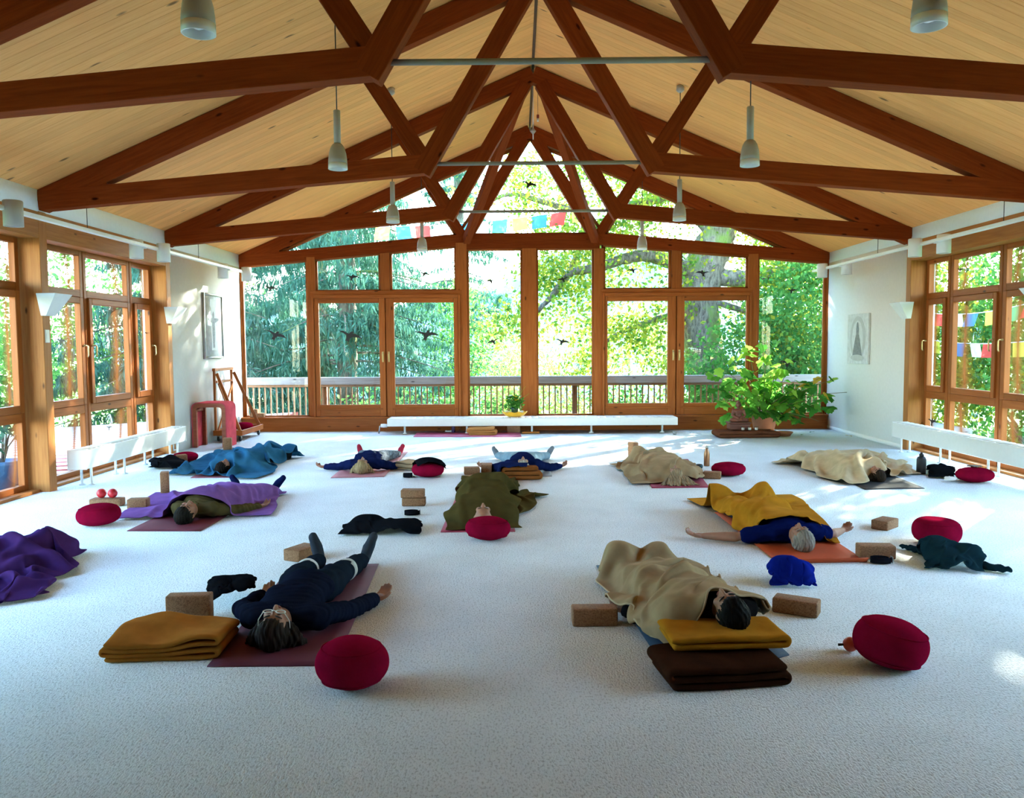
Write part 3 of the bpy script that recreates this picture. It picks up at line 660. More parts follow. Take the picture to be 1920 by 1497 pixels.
# strings of coloured prayer flags between the trees
FLAGC = {'yellow': (0.75, 0.60, 0.10), 'green': (0.10, 0.42, 0.20), 'red': (0.62, 0.07, 0.06), 'white': (0.80, 0.80, 0.78), 'blue': (0.06, 0.22, 0.50)}
FM = {k: mat_leaf('flag_' + k, [v, [c * 1.1 for c in v]], 0.5) for k, v in FLAGC.items()}
def flag_string(label, p0, p1, sag, order, size, rng):
    p0, p1 = np.array(p0), np.array(p1); n = len(order)
    t = thing('prayer_flags', label, 'flags', tuple(p0))
    tt = np.linspace(0, 1, 24); pts = p0 + (p1 - p0) * tt[:, None]; pts[:, 2] -= sag * 4 * tt * (1 - tt)
    tube('cord', pts, 0.008, M['white_metal'], t, 5)
    for k, c in enumerate(order):
        a = (k + 0.12) / n; b = (k + 0.88) / n
        A = np.array([np.interp(a, tt, pts[:, i]) for i in range(3)]); B = np.array([np.interp(b, tt, pts[:, i]) for i in range(3)])
        sway = rng.normal(size=3) * 0.06; sway[2] = 0
        V = []
        for j in range(4):
            for i in range(5):
                u = i / 4; w = j / 3; V.append(A + (B - A) * u + np.array([0, 0.04 * math.sin(u * 5 + k), -size * w]) + sway * w)
        F = [[j * 5 + i, j * 5 + i + 1, (j + 1) * 5 + i + 1, (j + 1) * 5 + i] for j in range(3) for i in range(4)]
        link('flag', mesh_from(V, F), FM[c], t, None, True)
rng = np.random.default_rng(9)
flag_string('string of faded prayer flags high beyond the middle gable panes', QY(700, 426, 19.5), QY(1140, 384, 19.5), 0.12, ['yellow', 'blue', 'red', 'white', 'blue', 'white', 'green', 'yellow', 'blue', 'red', 'yellow', 'white'], 0.30, rng)
flag_string('string of bright prayer flags among the bushes outside the right windows', SX(1705, 630, 8.6), SX(1930, 640, 8.4), 0.10, ['white', 'blue', 'yellow', 'green', 'blue', 'white', 'red', 'green', 'yellow'], 0.26, rng)
flag_string('shorter string of prayer flags close to the right windows, hanging higher', SX(1728, 585, 7.6), SX(1960, 560, 7.2), 0.12, ['green', 'red', 'white', 'blue', 'yellow', 'green', 'red'], 0.22, rng)

# ------------------------------------------------------------------ lamps, rails, radiators, pictures, decals
def pendant(loc, label):
    x, y = loc; z0 = 3.09; zt = roof_z(x)
    t = thing('pendant_lamp', label, 'lamp', (x, y, zt), 0, 'pendant lamps under the roof')
    lathe('canopy', [(0, 0.0), (0.045, 0.0), (0.05, -0.06), (0.02, -0.085), (0, -0.085)], M['lamp_grey'], t, (x, y, zt + 0.005), 16)
    tube('cord', [(x, y, zt - 0.07), (x, y, z0 + 0.50)], 0.005, M['black'], t, 6)
    lathe('stem', [(0, 0.505), (0.026, 0.505), (0.03, 0.50), (0.03, 0.205), (0, 0.205)], M['lamp_grey'], t, (x, y, z0), 20)
    lathe('shade', [(0.029, 0.222), (0.045, 0.21), (0.062, 0.18), (0.074, 0.135), (0.080, 0.085), (0.082, 0.045), (0.076, 0.045), (0.072, 0.085), (0.055, 0.17), (0.029, 0.2)], M['lamp_grey'], t, (x, y, z0), 28)
    lathe('diffuser', [(0.082, 0.05), (0.083, 0.0), (0.076, 0.0), (0.075, 0.05)], M['frosted'], t, (x, y, z0), 28)
    lathe('bulb', [(0, 0.02), (0.022, 0.026), (0.034, 0.05), (0.03, 0.08), (0.016, 0.11), (0.014, 0.16), (0, 0.16)], M['frosted'], t, (x, y, z0), 16)
    return t
ORD = ['nearest and cut off', 'second from the front', 'third from the front', 'farthest, before the window wall']
for k, y in enumerate((4.14, 7.26, 10.39, 13.51)):
    pendant((-1.79, y), 'grey bell-shaped pendant lamp in the left row, ' + ORD[k])
    pendant((1.79, y), 'grey bell-shaped pendant lamp in the right row, ' + ORD[k])

def spot_rail(s):
    X = -4.92 if s < 0 else 5.02
    sd_ = 'left' if s < 0 else 'right'
    t = thing('lighting_rail', 'white lighting rail hung along the %s wall under the eaves' % sd_, 'rail', (X, 10, 2.83))
    box('bar', (X - 0.03, 5.9, 2.81), (X + 0.03, 14.75, 2.85), M['white_metal'], t, 0.004)
    for y in (6.05, 9.02, 12.14): tube('suspension_rod', [(X, y, 2.85), (X, y, roof_z(X) + 0.0)], 0.004, M['black'], t, 6)
    lst = [(7.6, 0), (7.15, 1), (10.4, 1), (10.8, 0), (13.43, 1), (14.08, 0)] if s < 0 else [(10.88, 0), (10.48, 1), (14.17, 0), (13.56, 1)]
    for y, k in lst:
        dx = (-0.11 if k else 0.06) * (1 if s < 0 else -1)
        pos = 'beside the viewer' if y < 8 else ('at the middle of the wall' if y < 12 else 'near the window wall')
        q = thing('spotlight', 'white cylinder spotlight on the %s rail %s, %s one' % (sd_, pos, 'wall-side' if k else 'room-side'), 'lamp', (X + dx, y, 2.78), 0, 'cylinder spotlights on the rails')
        lathe('housing', [(0, 0.125), (0.078, 0.125), (0.084, 0.118), (0.084, -0.11), (0.076, -0.11), (0.074, -0.05), (0, -0.05)], M['lamp_grey'] if k == 0 and s < 0 and y < 8 else M['white_metal'], q, (X + dx, y, 2.78), 24)
        lathe('reflector', [(0.07, -0.105), (0.045, -0.055), (0, -0.052)], M['grey_metal'], q, (X + dx, y, 2.78), 18)
        box('bracket', (min(X, X + dx) - 0.012, y - 0.02, 2.795), (max(X, X + dx) + 0.012, y + 0.02, 2.815), M['white_metal'], q)
spot_rail(-1); spot_rail(1)

def sconce(s, y, label):
    X = (WL if s < 0 else WR); d = -s
    t = thing('wall_uplighter', label, 'lamp', (X, y, 1.93), 0, 'white wedge uplighters on the posts')
    # open-topped wedge: back plate, sloping front, two cheeks
    th = 0.008
    b0, b1, z0, z1, w0, w1 = 0.05, 0.20, 1.90, 2.13, 0.09, 0.165
    V = [(X, y - w0, z0), (X, y + w0, z0), (X + d * b0, y + w0, z0), (X + d * b0, y - w0, z0), (X, y - w1, z1), (X, y + w1, z1), (X + d * b1, y + w1, z1), (X + d * b1, y - w1, z1)]
    me = mesh_from(V, [[3, 2, 1, 0], [0, 1, 5, 4], [1, 2, 6, 5], [2, 3, 7, 6], [3, 0, 4, 7]])
    o = link('shade', me, M['white_metal'], t); md = o.modifiers.new('thick', 'SOLIDIFY'); md.thickness = th; md.offset = 0
    box('mount', (min(X, X + d * 0.02), y - 0.04, 1.96), (max(X, X + d * 0.02), y + 0.04, 2.06), M['grey_metal'], t)
    lathe('bulb', [(0, -0.03), (0.012, -0.03), (0.016, 0.0), (0.016, 0.05), (0.008, 0.07), (0, 0.072)], M['frosted'], t, (X + d * 0.09, y, 2.02), 12)
sconce(-1, TY[1] - 0.0, 'white wedge-shaped uplighter on the left post nearer the viewer')
sconce(-1, TY[2], 'white wedge-shaped uplighter on the far left post')
sconce(1, TY[2], 'white wedge-shaped uplighter on the far right post')
sconce(1, TY[1], 'white wedge-shaped uplighter on the nearer right post')

sw = SX(101, 631, WL)
t = thing('light_switch', 'small white switch plate on the left post below the uplighter', 'switch', (WL, sw[1], sw[2]))
box('plate', (WL, TY[1] - 0.045, sw[2] - 0.07), (WL + 0.012, TY[1] + 0.035, sw[2] + 0.07), M['white_metal'], t, 0.004)
box('rocker', (WL + 0.012, TY[1] - 0.03, sw[2] - 0.03), (WL + 0.017, TY[1] + 0.02, sw[2] + 0.03), M['white_metal'], t, 0.002)

def side_radiator(s):
    xa, xb = (-5.24, -5.03) if s < 0 else (5.14, 5.36)
    sd_ = 'left' if s < 0 else 'right'
    t = thing('radiator', 'long low white radiator on short feet along the %s side windows' % sd_, 'radiator', ((xa + xb) / 2, 10.3, 0))
    ya_, yb_ = (9.02, 11.74) if s < 0 else (8.2, 11.80)
    box('casing', (xa, ya_, 0.205), (xb, yb_, 0.415), M['white_metal'], t, 0.006)
    box('end_cover', (xa - 0.004, ya_ - 0.012, 0.20), (xb + 0.004, ya_, 0.42), M['white_metal'], t, 0.003); box('end_cover', (xa - 0.004, yb_, 0.20), (xb + 0.004, yb_ + 0.012, 0.42), M['white_metal'], t, 0.003)
    n = 26
    sl = box_mesh(xb - xa - 0.05, (yb_ - ya_) / n * 0.62, 0.008); sl.materials.append(M['white_metal'])
    for k in range(n): link_shared('grille_bar', sl, t, T((xa + xb) / 2, ya_ + (k + 0.5) * (yb_ - ya_) / n, 0.418))
    for y in np.linspace(ya_ + 0.18, yb_ - 0.18, 4):
        for x in (xa + 0.05, xb - 0.05):
            lathe('foot', [(0, 0), (0.035, 0), (0.035, 0.012), (0.014, 0.018), (0.014, 0.205), (0, 0.205)], M['white_metal'], t, (x, float(y), 0), 12)
    yv = yb_ - 0.06 if s < 0 else ya_ + 0.62
    V, F = tube_mesh([((xa + xb) / 2, yv - 0.12, 0.22), ((xa + xb) / 2, yv - 0.12, 0.09), ((xa + xb) / 2, yv, 0.09), ((xa + xb) / 2, yv, 0.0)], 0.012, 10)
    link('valve_pipe', mesh_from(V, F), M['grey_metal'], t, None, True)
side_radiator(-1); side_radiator(1)
t = thing('radiator', 'wide low white radiator shelf under the middle of the window wall', 'radiator', (0, 14.7, 0))
box('casing', (-2.55, 14.38, 0.135), (2.56, 14.86, 0.268), M['white_metal'], t, 0.006)
tl = box_mesh(0.115, 0.40, 0.006); tl.materials.append(M['white_metal'])
for k in range(42): link_shared('grille_bar', tl, t, T(-2.48 + k * 0.1205, 14.62, 0.270))
for x in (-2.25, -1.15, 0.0, 1.05, 2.3): lathe('foot', [(0, 0), (0.04, 0), (0.04, 0.012), (0.018, 0.02), (0.018, 0.14), (0, 0.14)], M['white_metal'], t, (x, 14.46, 0), 12)
lathe('valve', [(0, -0.05), (0.03, -0.05), (0.034, 0.0), (0.03, 0.06), (0, 0.06)], M['white_metal'], t, (-2.63, 14.5, 0.14), 14, (0, PI / 2, 0))
tube('valve_pipe', [(-2.6, 14.5, 0.14), (-2.7, 14.5, 0.13), (-2.72, 14.5, 0.0)], 0.012, M['grey_metal'], t, 8)
S(tag(box('baseboard_right', (WR - 0.012, TY[2] + 0.08, 0), (WR + 0.01, YF - 0.13, 0.06), M['plaster']), 'thin white skirting along the far right wall', 'baseboard'))

# framed pictures
M['pic_grey'] = mat_plain('grey_board', (0.52, 0.53, 0.53), 0.7, var=0.06, scale=6)
M['pic_ink'] = mat_plain('pencil_grey', (0.24, 0.25, 0.26), 0.8, var=0.25, scale=30)
M['pic_light'] = mat_plain('print_paper', (0.66, 0.68, 0.69), 0.8, var=0.12, scale=14)
def flat_poly(name, poly, X, d, lift, mat, parent):  # poly in (y, z)
    return prism(name, poly, 'x', X + d * lift, X + d * (lift + 0.002), mat, parent)
y0, y1, z0, z1 = 13.20, 14.00, 1.38, 2.41
t = thing('framed_picture', 'narrow framed grey picture of a painted cross on the left wall', 'picture', (WL, 13.6, z0))
box('backing', (WL, y0, z0), (WL + 0.025, y1, z1), M['pic_light'], t)
for (a, b, c_, d_) in ((y0 - 0.02, y0 + 0.015, z0 - 0.02, z1 + 0.02), (y1 - 0.015, y1 + 0.02, z0 - 0.02, z1 + 0.02)): box('frame', (WL, a, c_), (WL + 0.04, b, d_), M['grey_metal'], t)
for (c_, d_) in ((z0 - 0.02, z0 + 0.015), (z1 - 0.015, z1 + 0.02)): box('frame', (WL, y0 + 0.015, c_), (WL + 0.04, y1 - 0.015, d_), M['grey_metal'], t)
yc = 13.6
cr = [(yc - 0.10, 1.50), (yc + 0.10, 1.50), (yc + 0.10, 1.80), (yc + 0.09, 1.90), (yc + 0.27, 1.90), (yc + 0.27, 2.07), (yc + 0.10, 2.07), (yc + 0.10, 2.20), (yc + 0.14, 2.22), (yc + 0.14, 2.34), (yc - 0.14, 2.34), (yc - 0.14, 2.22), (yc - 0.10, 2.20), (yc - 0.10, 2.07), (yc - 0.27, 2.07), (yc - 0.27, 1.90), (yc - 0.09, 1.90), (yc - 0.10, 1.80)]
flat_poly('painted_cross', cr, WL, 1, 0.026, M['pic_grey'], t)
fig = [(yc - 0.03, 1.54), (yc + 0.03, 1.54), (yc + 0.05, 1.78), (yc + 0.05, 1.95), (yc + 0.24, 2.0), (yc + 0.24, 2.03), (yc + 0.03, 2.03), (yc + 0.035, 2.10), (yc, 2.14), (yc - 0.035, 2.10), (yc - 0.03, 2.03), (yc - 0.24, 2.03), (yc - 0.24, 2.0), (yc - 0.05, 1.95), (yc - 0.05, 1.78)]
flat_poly('painted_figure', fig, WL, 1, 0.0285, M['pic_ink'], t)
y0, y1, z0, z1 = 13.19, 14.02, 1.21, 2.03
t = thing('canvas_drawing', 'unframed grey pencil drawing of a seated figure in an oval halo on the right wall', 'picture', (WR, 13.6, z0))
box('canvas', (WR - 0.036, y0, z0), (WR - 0.006, y1, z1), M['pic_light'], t, 0.003)
yc = 13.6
def oval(cy_, cz, ry, rz, n=28, p=2.0): return [(cy_ + ry * math.cos(a), cz + rz * math.sin(a)) for a in np.linspace(0, 2 * PI, n, endpoint=False)]
flat_poly('halo', oval(yc, 1.63, 0.30, 0.36), WR, -1, 0.037, M['pic_grey'], t)
flat_poly('halo_centre', oval(yc, 1.62, 0.22, 0.30), WR, -1, 0.0392, M['pic_light'], t)
flat_poly('drawn_figure', [(yc - 0.19, 1.33), (yc + 0.19, 1.33), (yc + 0.15, 1.45), (yc + 0.09, 1.62), (yc + 0.05, 1.70), (yc + 0.055, 1.78), (yc + 0.03, 1.87), (yc, 1.90), (yc - 0.03, 1.87), (yc - 0.055, 1.78), (yc - 0.05, 1.70), (yc - 0.09, 1.62), (yc - 0.15, 1.45)], WR, -1, 0.0414, M['pic_ink'], t)
flat_poly('drawn_base', oval(yc, 1.31, 0.26, 0.05), WR, -1, 0.0436, M['pic_grey'], t)

# black bird decals stuck on the panes
BIRD = [(-1.0, 0.30), (-0.62, 0.34), (-0.30, 0.22), (-0.12, 0.16), (-0.02, 0.30), (0.10, 0.38), (0.22, 0.32), (0.16, 0.18), (0.36, 0.20), (0.70, 0.08), (1.0, -0.16), (0.66, -0.08), (0.36, -0.06), (0.14, -0.10), (-0.02, -0.22), (-0.10, -0.52), (-0.24, -0.40), (-0.40, -0.46), (-0.28, -0.18), (-0.32, 0.02), (-0.62, 0.18)]
def bird(c, half, plane, label, flip=1, rot=0.0, X=0):
    ca, sa_ = math.cos(rot), math.sin(rot)
    pol = [(flip * (u * ca - v * sa_) * half, (u * sa_ + v * ca) * half) for u, v in BIRD]
    if flip < 0: pol = pol[::-1]
    if plane == 'y': o = prism('bird_decal', [(c[0] + u, c[2] + v) for u, v in pol], 'y', c[1] - 0.0006, c[1] + 0.0006, M['black'])
    else: o = prism('bird_decal', [(c[1] + u, c[2] + v) for u, v in pol], 'x', c[0] - 0.0006, c[0] + 0.0006, M['black'])
    tag(o, label, 'decal', 'black bird decals on the panes')
FB = [(508, 541, 14, 'upper one on the leftmost tall pane', 1), (518, 629, 22, 'lower one on the leftmost tall pane', 1), (661, 520, 14, 'on the pane over the left leaf of the left doors', 1), (657, 630, 23, 'large, on the left leaf of the left doors', 1), (796, 514, 11, 'on the pane over the right leaf of the left doors', 1), (801, 628, 23, 'large, on the right leaf of the left doors', 1), (920, 527, 11, 'upper one on the pane left of the central post', -1), (924, 641, 12, 'lower one on the pane left of the central post', -1), (993, 346, 16, 'high in the pointed gable pane', 1), (1055, 524, 12, 'upper one on the pane right of the central post', -1), (1055, 641, 15, 'lower one on the pane right of the central post', 1), (1186, 507, 11, 'on the pane over the left leaf of the right doors', -1), (1317, 512, 13, 'on the pane over the right leaf of the right doors', -1), (1485, 545, 11, 'upper one on the rightmost tall pane', 1), (1478, 680, 18, 'lower one on the rightmost tall pane, by the plant', 1)]
for px, py, hp, lab, fl_ in FB:
    dr = 595 < px < 857 and 560 < py
    yy = YF - 0.0775 if dr else YF - 0.006
    bird(QY(px, py, yy), hp * 15.0 / 1540 * (0.95 + 0.1 * ((px * 7) % 5) / 5), 'y', 'black bird decal, ' + lab, fl_, ((px * 13) % 7 - 3) * 0.06)
for px, py, hp, lab, X in [(115, 640, 11, 'on the near column of the left side window', WL - 0.25), (200, 629, 10, 'on the middle casement of the left side window', WL - 0.25), (205, 802, 9, 'on the low middle pane of the left side window', WL - 0.25), (276, 626, 9, 'on the narrow casement of the left side window', WL - 0.25), (1748, 791, 14, 'on the low narrow pane of the right side window', WR + 0.25), (1801, 506, 9, 'on the top middle pane of the right side window', WR + 0.25)]:
    s_ = 1 if X < 0 else -1
    p = SX(px, py, X + s_ * 0.006); bird(p, hp * 11.0 / 1540 * 1.25, 'x', 'black bird decal, ' + lab, s_, 0.1)

# cord with a diamond ornament hanging from the ridge
oy = TY[2] + 0.09
t = thing('ridge_ornament', 'pale cord with a small diamond ornament hanging below the ridge', 'ornament', (0, oy, RIDGE - 0.25))
zc = float(QY(995, 246, oy)[2])
tube('cord', [(0.0, oy, RIDGE - 0.01), (0.0, oy, zc - 0.12)], 0.007, M['white_metal'], t, 6)
lathe('diamond', [(0, 0.055), (0.045, 0.0), (0, -0.055)], M['lamp_grey'], t, (0, oy, zc), 4, None, False)
oz = float(QY(1004, 222, oy)[2])
t2 = thing('ridge_tube', 'small dark red and white capsule hanging beside the ridge cord', 'ornament', (0.07, oy, oz))
lathe('capsule', [(0, 0.05), (0.018, 0.05), (0.018, 0.0), (0, 0.0)], mat_plain('dark_red', (0.30, 0.04, 0.03)), t2, (0.07, oy, oz), 12); lathe('tip', [(0, 0.0), (0.018, 0.0), (0.016, -0.045), (0, -0.05)], M['white_metal'], t2, (0.07, oy, oz), 12)
tube('hanger', [(0.07, oy, oz + 0.05), (0.07, oy, RIDGE - 0.03)], 0.003, M['black'], t2, 5)

# ------------------------------------------------------------------ soft things: remeshed bodies and draped cloth
_bm = bmesh.new(); bmesh.ops.create_icosphere(_bm, subdivisions=3, radius=1.0)
ICO_V = np.array([v.co[:] for v in _bm.verts]); ICO_F = np.array([[v.index for v in f.verts] for f in _bm.faces]); _bm.free()
tmp_scene = bpy.data.scenes.new('workbench')
def remesh(balls, voxel, smooth=6, fac=0.5):
    """one continuous surface round a set of (centre, radii, 3x3 axes) balls"""
    C = np.array([b[0] for b in balls]); Rr = np.array([b[1] for b in balls]); A = np.array([b[2] for b in balls])
    V = np.einsum('nij,nkj->nki', A, ICO_V[None] * Rr[:, None, :]) + C[:, None, :]
    F = ICO_F[None] + (np.arange(len(balls)) * len(ICO_V))[:, None, None]
    me = mesh_from(V.reshape(-1, 3), F.reshape(-1, 3))
    o = bpy.data.objects.new('work', me); tmp_scene.collection.objects.link(o)
    r = o.modifiers.new('r', 'REMESH'); r.mode = 'VOXEL'; r.voxel_size = voxel
    if smooth:
        s = o.modifiers.new('s', 'SMOOTH'); s.factor = fac; s.iterations = smooth
    vl = tmp_scene.view_layers[0]; vl.update(); dg = vl.depsgraph
    out = bpy.data.meshes.new_from_object(o.evaluated_get(dg))
    bpy.data.objects.remove(o); bpy.data.meshes.remove(me)
    return out
def get_co(me):
    a = np.empty(len(me.vertices) * 3, np.float32); me.vertices.foreach_get('co', a); return a.reshape(-1, 3).astype(float)
def set_co(me, V): me.vertices.foreach_set('co', np.asarray(V, np.float32).ravel()); me.update()
def get_no(me):
    a = np.empty(len(me.vertices) * 3, np.float32); me.vertices.foreach_get('normal', a); return a.reshape(-1, 3).astype(float)
def wave_noise(Pn, freq, rng, n=7, stretch=(1, 1, 1)):
    d = rng.normal(size=(n, 3)) * np.array(stretch); f = freq * rng.uniform(0.6, 1.5, n); ph = rng.uniform(0, 6.28, n)
    q = Pn + 0.02 * np.sin(Pn[:, [1, 2, 0]] * freq * 0.7)
    return np.sin((q @ d.T) * f + ph).sum(1) / math.sqrt(n)
I3 = np.eye(3)
class Balls(list):
    def ball(self, c, r, ax=I3):
        r = np.broadcast_to(np.array(r, float), (3,)); self.append((np.array(c, float), r, ax))
    def seg(self, p0, p1, r0, r1, flat=1.0, n=None):
        p0 = np.array(p0, float); p1 = np.array(p1, float); L = np.linalg.norm(p1 - p0); n = n or max(3, int(L / (0.35 * min(r0, r1))) + 1)
        for t in np.linspace(0, 1, n):
            r = r0 + (r1 - r0) * t; self.ball(p0 + (p1 - p0) * t, (r, r, r * flat))
    def path(self, pts, rad, flat=1.0):
        for i in range(len(pts) - 1): self.seg(pts[i], pts[i + 1], rad[i], rad[i + 1], flat)
    def grown(self, g): 
        b = Balls(); 
        for c, r, a in self: b.append((c, r + g, a))
        return b

SKIN = mat_plain('skin', (0.36, 0.165, 0.10), 0.55, var=0.08, scale=25)
SKIN.node_tree.nodes['Principled BSDF'].inputs['Subsurface Weight'].default_value = 0.0
LIP = mat_plain('lips', (0.42, 0.15, 0.12), 0.5)
def mat_hair(name, col):
    m, nt, b = nodes(name)
    tc = N(nt, 'ShaderNodeTexCoord'); mp = N(nt, 'ShaderNodeMapping'); mp.inputs['Scale'].default_value = (150, 14, 14); nt.links.new(tc.outputs['Object'], mp.inputs['Vector'])
    no = N(nt, 'ShaderNodeTexNoise', Scale=1.0, Detail=4.0); nt.links.new(mp.outputs[0], no.inputs['Vector'])
    r = ramp(nt, [v * 0.5 for v in col], [min(1, v * 1.35) for v in col], 0.3, 0.7); nt.links.new(no.outputs['Fac'], r.inputs['Fac']); nt.links.new(r.outputs[0], b.inputs['Base Color'])
    bp = N(nt, 'ShaderNodeBump', Strength=0.6, Distance=0.004); nt.links.new(no.outputs['Fac'], bp.inputs['Height']); nt.links.new(bp.outputs['Normal'], b.inputs['Normal'])
    b.inputs['Roughness'].default_value = 0.65; b.inputs['Specular IOR Level'].default_value = 0.06
    return m
FAB = {}
def fab(key, col, **kw):
    if key not in FAB: FAB[key] = mat_fabric('cloth_' + key, col, **kw)
    return FAB[key]

def person(label, crown, ang, S_=1.0, vox=0.008, head=dict(), arms=None, legs=None, hair=('short', (0.03, 0.02, 0.015)), top=None, sleeve='long', bottom=None, sock=None, lift=0.0, glasses=False, female=False, seed=1, cuff=None, sock_len=0.3):
    """a person lying on the back; a runs from the crown to the feet, b to the person's right, z up"""
    rng = np.random.default_rng(seed)
    ca, sa_ = math.cos(ang), math.sin(ang); A = np.array([ca, sa_, 0]); B = np.array([sa_, -ca, 0]); Z = np.array([0, 0, 1.0])
    c0 = np.array([crown[0], crown[1], 0.0])
    def Wp(a, b, z): return np.array([b, a, z], float)        # local point (x = b, y = a)
    Rw = np.stack([B, A, Z], 1)
    def to_w(V): return (V * S_) @ Rw.T + c0
    root = tag(empty('person', tuple(c0)), label, 'person')
    lz = lambda a: lift * max(0.0, 1 - max(0, a - 0.12) / 0.5)
    # ---- head frame (local coordinates)
    tau = head.get('turn', 0.0); tilt = head.get('tilt', 0.0)
    u = np.array([0, -1.0, 0]); f = np.array([0, 0, 1.0]); r = np.array([1.0, 0, 0])
    f = math.cos(tau) * np.array([0, 0, 1.0]) + math.sin(tau) * np.array([1.0, 0, 0]); r = np.cross(f, u) * -1; r = np.cross(u, f)
    if r[0] < 0: r = -r
    f2 = math.cos(tilt) * f + math.sin(tilt) * u; u2 = math.cos(tilt) * u - math.sin(tilt) * f; f, u = f2, u2
    hc = Wp(0.115, head.get('b', 0.0), 0.098 + lift)
    ax = np.stack([r, u, f], 1)
    H = lambda rr, uu, ff: hc + r * rr + u * uu + f * ff
    sk = Balls()
    def hb(rr, uu, ff, rad): sk.ball(H(rr, uu, ff), rad, ax)
    hb(0, 0.018, -0.010, (0.074, 0.090, 0.090)); hb(0, -0.028, 0.016, (0.061, 0.084, 0.070)); hb(0, -0.074, 0.028, (0.047, 0.036, 0.050)); hb(0, -0.098, 0.056, 0.021)
    for k in range(7): t = k / 6; hb(0, 0.012 - 0.044 * t, 0.083 + 0.027 * t, 0.0085 + 0.004 * t)
    for s in (-1, 1):
        hb(s * 0.011, -0.034, 0.096, 0.0085); hb(s * 0.028, 0.024, 0.074, (0.024, 0.009, 0.011)); hb(s * 0.031, 0.004, 0.071, (0.017, 0.012, 0.012)); hb(s * 0.040, -0.032, 0.058, 0.025)
        hb(s * 0.076, -0.012, -0.010, (0.009, 0.031, 0.019)); hb(s * 0.080, 0.002, -0.018, (0.008, 0.016, 0.012))
    hb(0, -0.060, 0.086, (0.024, 0.0065, 0.010)); hb(0, -0.0715, 0.084, (0.021, 0.007, 0.010))
    sk.seg(H(0, -0.075, -0.012), Wp(0.30, 0, 0.105 + lz(0.3)), 0.054, 0.060)
    # ---- trunk
    tr = Balls()
    tr.seg(Wp(0.315, -0.145, 0.10 + lz(.31)), Wp(0.315, 0.145, 0.10 + lz(.31)), 0.058, 0.058)
    for (a, z, rb, ra, rz) in ((0.36, 0.105, 0.135, 0.09, 0.085), (0.42, 0.112, 0.160, 0.13, 0.103), (0.54, 0.110, 0.148, 0.13, 0.103), (0.67, 0.104, 0.132, 0.12, 0.094)): tr.ball(Wp(a, 0, z + lz(a)), (rb, ra, rz))
    if female:
        for s in (-1, 1): tr.ball(Wp(0.45, s * 0.078, 0.168 + lz(.45)), (0.062, 0.066, 0.05))
    pel = Balls(); pel.ball(Wp(0.82, 0, 0.105), (0.162, 0.12, 0.102)); pel.ball(Wp(0.74, 0, 0.104), (0.140, 0.10, 0.094))
    arms = arms or {-1: ((0.58, 0.33), (0.80, 0.42)), 1: ((0.58, 0.33), (0.80, 0.42))}
    up, fo, hands = Balls(), Balls(), Balls()
    for s in (-1, 1):
        (ea, eb), (wa, wb) = arms[s]
        sh = Wp(0.335, s * 0.178, 0.095 + lz(.33)); el = Wp(ea, s * eb, 0.048); wr = Wp(wa, s * wb, 0.036)
        up.seg(sh, el, 0.050, 0.040); up.ball(sh, 0.060)
        fo.path([el, el + (wr - el) * 0.3, wr], [0.041, 0.040, 0.026])
        d = wr - el; d[2] = 0; d /= np.linalg.norm(d); sd_ = np.array([d[1], -d[0], 0.0]) * s
        if sd_[1] > 0: sd_ = -sd_
        # palm up, thumb on the outer side, fingers curled upward
        pc = wr + d * 0.048; axh = np.stack([sd_, d, Z], 1)
        hands.seg(wr, pc, 0.025, 0.026, 0.8); hands.ball(pc, (0.040, 0.048, 0.019), axh)
        for k, (off, ln) in enumerate(((-0.030, 0.060), (-0.010, 0.078), (0.010, 0.084), (0.029, 0.076))):
            k0 = pc + sd_ * off + d * 0.040 + Z * 0.004; cu = rng.uniform(0.5, 0.9)
            k1 = k0 + (d * math.cos(cu * 0.5) + Z * math.sin(cu * 0.5) + sd_ * off * 1.5) * ln * 0.5; k2 = k1 + (d * math.cos(cu * 1.3) + Z * math.sin(cu * 1.3)) * ln * 0.3; k3 = k2 + (d * math.cos(cu * 2) + Z * math.sin(cu * 2)) * ln * 0.22
            hands.path([k0, k1, k2, k3], [0.0105, 0.0098, 0.009, 0.008])
        t0 = pc + sd_ * 0.030 - d * 0.022; t1 = t0 + sd_ * 0.026 + d * 0.022 + Z * 0.012; t2 = t1 + sd_ * 0.010 + d * 0.026 + Z * 0.016
        hands.path([t0, t1, t2], [0.014, 0.0115, 0.0095])
    th, ca_, ft = Balls(), Balls(), Balls()
    legs = legs or {-1: (0.12, 0.16, 0.24), 1: (0.12, 0.16, 0.24)}
    for s in (-1, 1):
        kb, ab, tb = legs[s][:3]; rise = legs[s][3] if len(legs[s]) > 3 else 0.20
        hp = Wp(0.86, s * 0.088, 0.105); kn = Wp(1.27, s * kb, 0.085); an = Wp(1.62, s * ab, 0.058)
        th.path([hp, hp + (kn - hp) * 0.35, kn], [0.090, 0.084, 0.060])
        ca_.path([kn, kn + (an - kn) * 0.35, an], [0.058, 0.056, 0.037], 1.0)
        toe = Wp(1.66, s * tb, rise); heel = an + np.array([0, 0.035, -0.020])
        ft.seg(an, heel, 0.036, 0.032); ft.path([heel, an + (toe - an) * 0.5 + np.array([0, 0.022, 0]), toe], [0.032, 0.037, 0.026]); ft.seg(toe, toe + np.array([s * 0.0, 0, 0.012]), 0.028, 0.020)
    hide = -0.006
    allb = Balls(); allb.extend(sk)
    bare = sleeve == 'short'
    for grp, covered in ((tr, top is not None), (pel, True), (up, top is not None), (fo, not bare), (hands, False), (th, bottom is not None), (ca_, bottom is not None), (ft, sock is not None)):
        allb.extend(grp.grown(hide) if covered else grp)
    me = remesh(allb, vox / S_, 3, 0.5); set_co(me, to_w(get_co(me))); cloud_pts = [get_co(me)]
    link('body', me, [SKIN], root, None, True)
